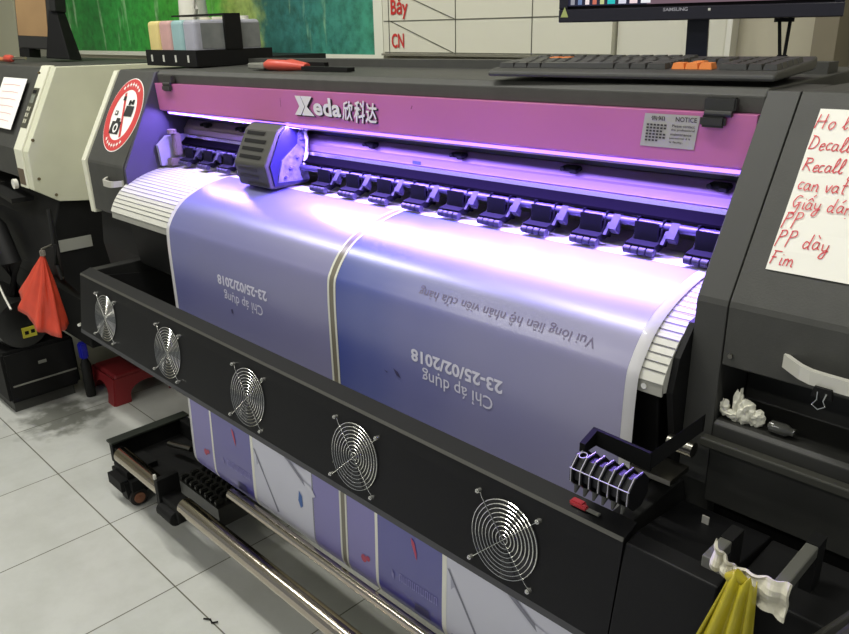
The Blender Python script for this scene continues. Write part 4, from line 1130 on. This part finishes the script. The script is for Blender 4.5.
# red thread cutter on the bar
RC=thing('red_blade_cutter','small red and grey blade cutter lying on the right end of the fan bar','cutter',(-0.467,0.728,0.796))
obj('cutter_grip',MB().rbox((-0.465,0.7245,0.7985),(0.020,0.012,0.008),bev=0.002).rbox((-0.455,0.722,0.7985),(0.012,0.008,0.006),bev=0.0015),mat('red plastic grip',(168,44,52),0.5),RC)
obj('cutter_blade',MB().rbox((-0.441,0.7225,0.7975),(0.020,0.006,0.003),bev=0.0008),GREYP,RC)

# ------------------------------------------------------------ second printer at the left
B=thing('beige_printer','older printer with beige end panel and cream control strip, standing left of the magenta one','printer',(-2.9,1.0,0))
bpf=[(0.937,1.282),(1.50,1.275),(1.50,0.80),(0.876,0.880),(0.806,0.925),(0.809,1.042)]
obj('end_panel',MB().prism(bpf,-2.570,-2.530),BEIGE,B,bevel=0.002)
obj('corner_trim',MB().prism([(0.932,1.284),(0.95,1.285),(0.95,0.93),(0.802,0.925),(0.803,1.044)],-2.636,-2.571),CREAM,B,bevel=0.003)
sl2=Vector((0,0.932-0.803,1.284-1.044)).normalized(); n2=Vector((0,-sl2.z,sl2.y))
def bs(x,t,off=0.0): return Vector((x,0.803,1.044))+sl2*t+n2*off
mb=MB(); slab(mb,[(-2.632,0.070),(-2.582,0.070),(-2.582,0.200),(-2.632,0.200)],0.0012,bs)
cpn=obj('control_panel',mb,mat('dark olive control panel',(74,74,62),0.4),B)
mb=MB(); slab(mb,[(-2.625,0.150),(-2.595,0.150),(-2.595,0.178),(-2.625,0.178)],0.002,bs); obj('display',mb,mat('grey display',(124,128,118),0.2),cpn)
mb=MB(); slab(mb,[(-2.625,0.182),(-2.595,0.182),(-2.595,0.193),(-2.625,0.193)],0.002,bs); obj('display_label',mb,BLK2,cpn)
for i in range(3):
    for j in range(2):
        mb=MB(); slab(mb,[(-2.625+0.015*j,0.085+0.02*i),(-2.615+0.015*j,0.085+0.02*i),(-2.615+0.015*j,0.098+0.02*i),(-2.625+0.015*j,0.098+0.02*i)],0.0025,bs); obj('button',mb,mat('pale button',(186,184,164),0.5),cpn)
obj('front_cover',MB().prism([(0.937,1.280),(1.40,1.28),(1.40,0.95),(0.812,0.95),(0.812,1.04)],-3.9,-2.638),DKG,B,bevel=0.003)
obj('lower_socket',MB().prism([(0.8035,1.035),(0.8015,0.935),(0.806,0.935),(0.806,1.035)],-2.632,-2.58),mat('brown socket strip',(96,82,66),0.5),B)
for (yy,zz,r_) in ((0.885,1.268,0.004),(0.83,1.075,0.005),(0.826,0.958,0.005),(0.868,0.902,0.005)):
    obj('panel_hole',MB().cyl((-2.532,yy,zz),(-2.528,yy,zz),r_,10),mat('brown mark',(104,92,66),0.7),B)
mb=MB(); slab(mb,[(-2.92,0.055),(-2.70,0.055),(-2.70,0.225),(-2.92,0.225)],0.004,bs)
nt_=obj('note_paper',mb,WHP); tag(nt_,'white note sheet taped to the dark cover of the beige printer','paper')
mb=MB()
for i in range(6): mb.ribbon([(-2.9+0.01*(i%2),0.20-0.024*i),(-2.8,0.202-0.024*i),(-2.74,0.20-0.024*i)],0.0016,bs(0,0,0.0048),(1,0,0),sl2,None)
obj('handwriting',mb,mat('pale red handwriting',(214,150,146),0.7),nt_,keepn=True)
obj('lower_body',MB().prism([(0.88,0.879),(0.85,0.80),(0.85,0.62),(0.93,0.50),(1.45,0.50),(1.45,0.879)],-3.9,-2.55),BLK,B,bevel=0.004)
obj('lower_body',MB().prism([(0.95,0.499),(0.95,0.30),(1.45,0.30),(1.45,0.499)],-3.9,-2.70),BLK2,B,bevel=0.004)
obj('grey_bar',MB().box(-2.549,-2.545,0.853,0.958,0.714,0.752),mat('pale grey label bar',(146,146,138),0.5),B)
for k in range(5): obj('louvre',MB().box(-2.549,-2.544,1.12,1.30,0.60+0.035*k,0.612+0.035*k),BLKP,B)
obj('shelf_arm',MB().hexa([(-2.95,0.79,0.88),(-2.72,0.79,0.86),(-2.72,0.86,0.86),(-2.95,0.86,0.88),(-2.95,0.79,0.895),(-2.72,0.79,0.875),(-2.72,0.86,0.875),(-2.95,0.86,0.895)]),BLKP,B)
obj('side_cable',MB().tube([(-2.54,0.84,0.86),(-2.535,0.835,0.75),(-2.535,0.83,0.68),(-2.54,0.84,0.63)],0.008,8),BLKP,B,smooth=True)
obj('latch_button',MB().cyl((-2.70,0.80,0.925),(-2.70,0.812,0.925),0.016,16),WHM,B,smooth=True)
obj('handle',MB().rbox((-2.99,0.795,1.005),(0.10,0.012,0.014),bev=0.004),mat('bright plated handle',(205,203,192)),B)
obj('stand_leg',MB().box(-2.82,-2.70,1.36,1.45,0.0,0.30),BLK2,B); obj('stand_leg',MB().box(-3.75,-3.6,1.36,1.45,0.0,0.30),BLK2,B)
obj('take_up_arm',MB().tube([(-3.15,0.80,0.78),(-2.98,0.80,0.73),(-2.90,0.80,0.62),(-2.93,0.80,0.50)],[0.03,0.035,0.035,0.03],12),BLK2,B,smooth=True)
obj('arm_guard',MB().tube([(-3.02,0.76,0.62),(-2.98,0.76,0.56),(-2.93,0.76,0.50),(-2.88,0.76,0.46)],0.004,8),mat('bright plated handle',(205,203,192)),B,smooth=True)

# tools on the beige printer and a tilted screen
SD=thing('screwdriver','red handled screwdriver lying on the top of the beige printer','screwdriver',(-3.06,0.99,1.29))
obj('handle',MB().lathe([(0.008,0),(0.013,0.01),(0.013,0.055),(0.009,0.07)],(-3.13,0.99,1.297),12,'X'),mat('red tool handle',(196,78,62)),SD,smooth=True)
obj('shaft',MB().cyl((-3.06,0.99,1.297),(-2.93,0.99,1.300),0.005,10),CHR,SD,smooth=True)
pn=obj('marker_pen',MB().lathe([(0.006,0),(0.008,0.01),(0.008,0.10),(0.004,0.12)],(-3.30,1.01,1.292),12,'X'),mat('orange marker plastic',(196,120,76),0.4),smooth=True); tag(pn,'orange marker pen lying left of the red screwdriver','pen')
LP=thing('tablet_screen','dark framed tilted screen with a brown picture, standing on the beige printer','screen',(-3.10,1.12,1.293),rot=(math.radians(-5),math.radians(2.5),math.radians(22)))
obj('frame',MB().box(-0.125,0.055,-0.010,0.010,0.03,0.40),mat('dark grey screen frame',(40,39,36),0.4),LP,local=True,bevel=0.004)
obj('display',MB().box(-0.118,0.030,-0.0115,-0.010,0.075,0.395),mat('brown screen picture',(110,88,60),0.3,emit=(150,118,80),estr=0.25,rgb2=(150,122,84),vscale=4),LP,local=True)
obj('hinge_block',MB().box(0.055,0.085,-0.02,0.03,0.16,0.42),BLKP,LP,local=True,bevel=0.003)
obj('stand_leg',MB().hexa([(0.02,-0.02,0),(0.135,-0.02,0),(0.135,0.04,0),(0.02,0.04,0),(0.04,-0.01,0.17),(0.075,-0.01,0.17),(0.075,0.03,0.17),(0.04,0.03,0.17)]),BLK2,LP,local=True,bevel=0.003)
obj('stand_leg',MB().box(-0.11,-0.06,-0.02,0.03,0.0,0.03),BLK2,LP,local=True)

# red plastic bag hanging at the left
RBG=thing('red_bag','orange red plastic bag hanging in a pointed bunch at the left machines','bag',(-2.62,0.82,0.45))
mb=MB(); R_=[]; n=48; m_=14
for j in range(m_+1):
    f=j/m_; row=[]
    for i in range(n):
        q=i/n; a=2*PI*q
        w_=0.005+0.115*f**0.9; d_=0.005+0.05*f
        fold=1+0.16*math.sin(a*7+2*f)*min(1,f*3)+0.07*math.sin(a*13+1)
        x=-2.555-0.120*f+w_*math.cos(a)*fold
        y=0.80+d_*math.sin(a)*fold
        z=0.715-0.225*f-0.055*math.cos(a)*f
        row.append(mb.bm.verts.new((x,y,z)))
    R_.append(row)
for a,b in zip(R_[:-1],R_[1:]):
    for i in range(n): mb.bm.faces.new((a[i],a[(i+1)%n],b[(i+1)%n],b[i]))
mb.bm.faces.new(R_[-1])
o=obj('bag_body',mb,mat('orange red plastic film',(214,72,48),0.4,var=0.1,vscale=18),RBG)
for p in o.data.polygons: p.use_smooth=True
obj('bag_knot',MB().rbox((-2.553,0.80,0.722),(0.018,0.016,0.03),bev=0.006),mat('grey knot',(130,122,112),0.6),RBG)
obj('hook_rod',MB().cyl((-2.553,0.80,0.735),(-2.553,0.848,0.745),0.004,8),STEELD,RBG)

# black machine on the floor at the far left
BM=thing('waste_ink_machine','black rounded motor unit with yellow labels on a flat base at far left','machine',(-3.4,0.9,0))
obj('base',MB().rbox((-3.30,0.855,0.155),(0.60,0.27,0.21),bev=0.012),BLK2,BM)
obj('base_rim',MB().box(-2.9995,-2.997,0.74,0.98,0.118,0.124),GREYP,BM)
obj('base_foot',MB().box(-3.55,-3.04,0.74,0.97,0.0,0.05),mat('grey rubber foot',(70,70,66),0.7),BM)
obj('motor_housing',MB().lathe([(0.05,0),(0.09,0.01),(0.100,0.05),(0.100,0.36),(0.092,0.39),(0.04,0.40)],(-3.402,0.825,0.350),28,'X'),mat('glossy black casing',(20,20,19),0.3),BM,smooth=True)
YL=mat('yellow label',(190,182,52),0.5)
obj('yellow_label',MB().box(-3.008,-2.9965,0.812,0.862,0.300,0.340),YL,BM)
obj('label_marking',MB().box(-2.9967,-2.9955,0.820,0.834,0.312,0.326),BLK2,BM); obj('label_marking',MB().box(-2.9967,-2.9955,0.842,0.856,0.314,0.328),BLK2,BM)
obj('yellow_label',MB().prism_dir([(0.735,0.325),(0.752,0.300),(0.760,0.318),(0.742,0.385),(0.733,0.375)],(-3.035,0,0),(0,1,0),(0,0,1),(1,0,0),0.012),YL,BM)
obj('small_button',MB().rbox((-2.999,0.86,0.19),(0.004,0.03,0.012)),GREYP,BM)

RS=thing('plastic_stool','small dark red plastic footstool with arched sides under the fan bar','stool',(-2.92,1.17,0))
rm=mat('dark red plastic',(128,34,38),0.45,var=0.06)
sx0,sx1,sy0,sy1,hz=-3.04,-2.795,1.03,1.32,0.115
obj('seat',MB().hexa([(sx0+0.02,sy0+0.02,hz-0.015),(sx1-0.02,sy0+0.02,hz-0.015),(sx1-0.02,sy1-0.02,hz-0.015),(sx0+0.02,sy1-0.02,hz-0.015),(sx0+0.03,sy0+0.03,hz),(sx1-0.03,sy0+0.03,hz),(sx1-0.03,sy1-0.03,hz),(sx0+0.03,sy1-0.03,hz)]),rm,RS,bevel=0.006)
def archside(p0,p1,q0,q1,th):
    """arched wall between floor points p0,p1 (top points q0,q1)"""
    p0=Vector(p0);p1=Vector(p1);q0=Vector(q0);q1=Vector(q1)
    nn=(p1-p0).cross(q0-p0).normalized()*th
    def P(u,v): return p0.lerp(p1,u).lerp(q0.lerp(q1,u),v)
    out=[(0,0),(0.22,0)]
    for k in range(9):
        a=PI-k*PI/8; out.append((0.5+0.28*math.cos(a),0.30+0.38*math.sin(a)))
    out+=[(0.78,0),(1,0),(1,1),(0,1)]
    mb=MB(); A=[mb.bm.verts.new(P(*c)) for c in out]; Bv=[mb.bm.verts.new(P(*c)+nn) for c in out]
    mb.bm.faces.new(A); mb.bm.faces.new(Bv[::-1])
    for i in range(len(out)): mb.bm.faces.new((A[i],A[(i+1)%len(out)],Bv[(i+1)%len(out)],Bv[i]))
    return mb
t_=0.02
c_=[(sx0,sy0,0),(sx1,sy0,0),(sx1,sy1,0),(sx0,sy1,0)]; d_=[(sx0+t_,sy0+t_,hz-0.012),(sx1-t_,sy0+t_,hz-0.012),(sx1-t_,sy1-t_,hz-0.012),(sx0+t_,sy1-t_,hz-0.012)]
for i in range(4):
    j=(i+1)%4; obj('leg_panel',archside(c_[i],c_[j],d_[i],d_[j],0.006),rm,RS)

bc=thing('blue_cap_bottle','small bottle with a bright blue cap between the machines at the left','bottle',(-2.965,1.005,0))
obj('bottle_body',MB().lathe([(0.018,0.0),(0.02,0.01),(0.02,0.14),(0.01,0.165)],(-2.965,1.005,0.001),16),BLKP,bc,smooth=True)
obj('cap',MB().rbox((-2.965,1.005,0.200),(0.03,0.03,0.07),bev=0.006),mat('bright blue plastic',(36,40,190),0.4),bc)
obj('white_lever',MB().cyl((-2.56,0.901,0.455),(-2.47,0.84,0.485),0.005,10),mat('white plastic rod',(200,200,190),0.5),B,smooth=True)
ob=MB().ribbon([(0,0),(0.03,0.02),(0.045,0.05),(0.04,0.09)],0.004,(-1.60,0.585,0.001),(1,0,0),(0,1,0),None)
cb=MB().tube([(-1.495,0.670,0.003),(-1.478,0.680,0.005),(-1.466,0.676,0.004),(-1.456,0.688,0.006)],0.0022,6)
o=obj('broken_cable_tie',cb,BLK2,smooth=True); tag(o,'thin dark scrap of cable tie lying on the tiles in front of the steel tube','cable tie')

# ------------------------------------------------------------ light
def area(name,loc,rot,sx,sy,power,col=(1,1,1),spread=None):
    l=bpy.data.lights.new(name,'AREA'); l.shape='RECTANGLE'; l.size=sx; l.size_y=sy; l.energy=power; l.color=col
    if spread: l.spread=spread
    o=bpy.data.objects.new(name,l); C.objects.link(o); o.location=loc; o.rotation_euler=rot
    return o
# violet strip of LEDs below the magenta panel, shining down and forward on the sheet
area('led_strip_light',(-1.195,0.997,1.176),(math.radians(-24),0,0),1.53,0.008,25.0,(0.30,0.19,1.0))
# ceiling fluorescent fixtures
def fixture(x,y,p,where,col,ln=1.2,rz=0):
    f=thing('ceiling_lamp','twin tube fluorescent ceiling lamp '+where,'lamp',(x,y,3.0),rz)
    obj('lamp_housing',MB().box(-ln/2,ln/2,-0.08,0.08,-0.05,0.0),WHM,f,local=True)
    for dy in (-0.04,0.04):
        obj('tube',MB().cyl((-ln/2+0.03,dy,-0.065),(ln/2-0.03,dy,-0.065),0.013,12),mat('lit tube',(255,255,250),emit=(255,255,245),estr=6),f,local=True,smooth=True)
    a=area('ceiling_lamp_light',(x,y,2.90),(0,0,rz),ln,0.12,p,col)
for x,y,p,wh in ((-3.2,0.2,34,'over the beige printer'),(-1.3,0.4,30,'over the fan bar'),(0.6,0.2,14,'right of the printer'),(-3.0,-1.8,26,'over the free floor at the left'),(-0.6,-1.8,20,'behind the viewer')):
    fixture(x,y,p,wh,(1.0,0.985,0.92))
w=bpy.data.worlds.new('world'); bpy.context.scene.world=w; w.use_nodes=True
w.node_tree.nodes['Background'].inputs[0].default_value=(0.92,0.97,1.0,1); w.node_tree.nodes['Background'].inputs[1].default_value=0.26

# ------------------------------------------------------------ camera
cam=bpy.data.cameras.new('camera'); co=bpy.data.objects.new('camera',cam); C.objects.link(co)
cam.sensor_width=36; cam.sensor_fit='HORIZONTAL'; cam.lens=770.07/849*36
cam.clip_start=0.02
R=Matrix(((0.7054,-0.2372,0.6680),(0.7086,0.2632,-0.6548),(-0.0205,0.9351,0.3537)))
co.matrix_world=Matrix.Translation((0,0,1.3761)) @ R.to_quaternion().to_matrix().to_4x4()
sc=bpy.context.scene; sc.camera=co
sc.view_settings.view_transform='Standard'; sc.view_settings.look='None'; sc.view_settings.gamma=1.0
sc.view_settings.use_curve_mapping=False; sc.view_settings.exposure=0.0
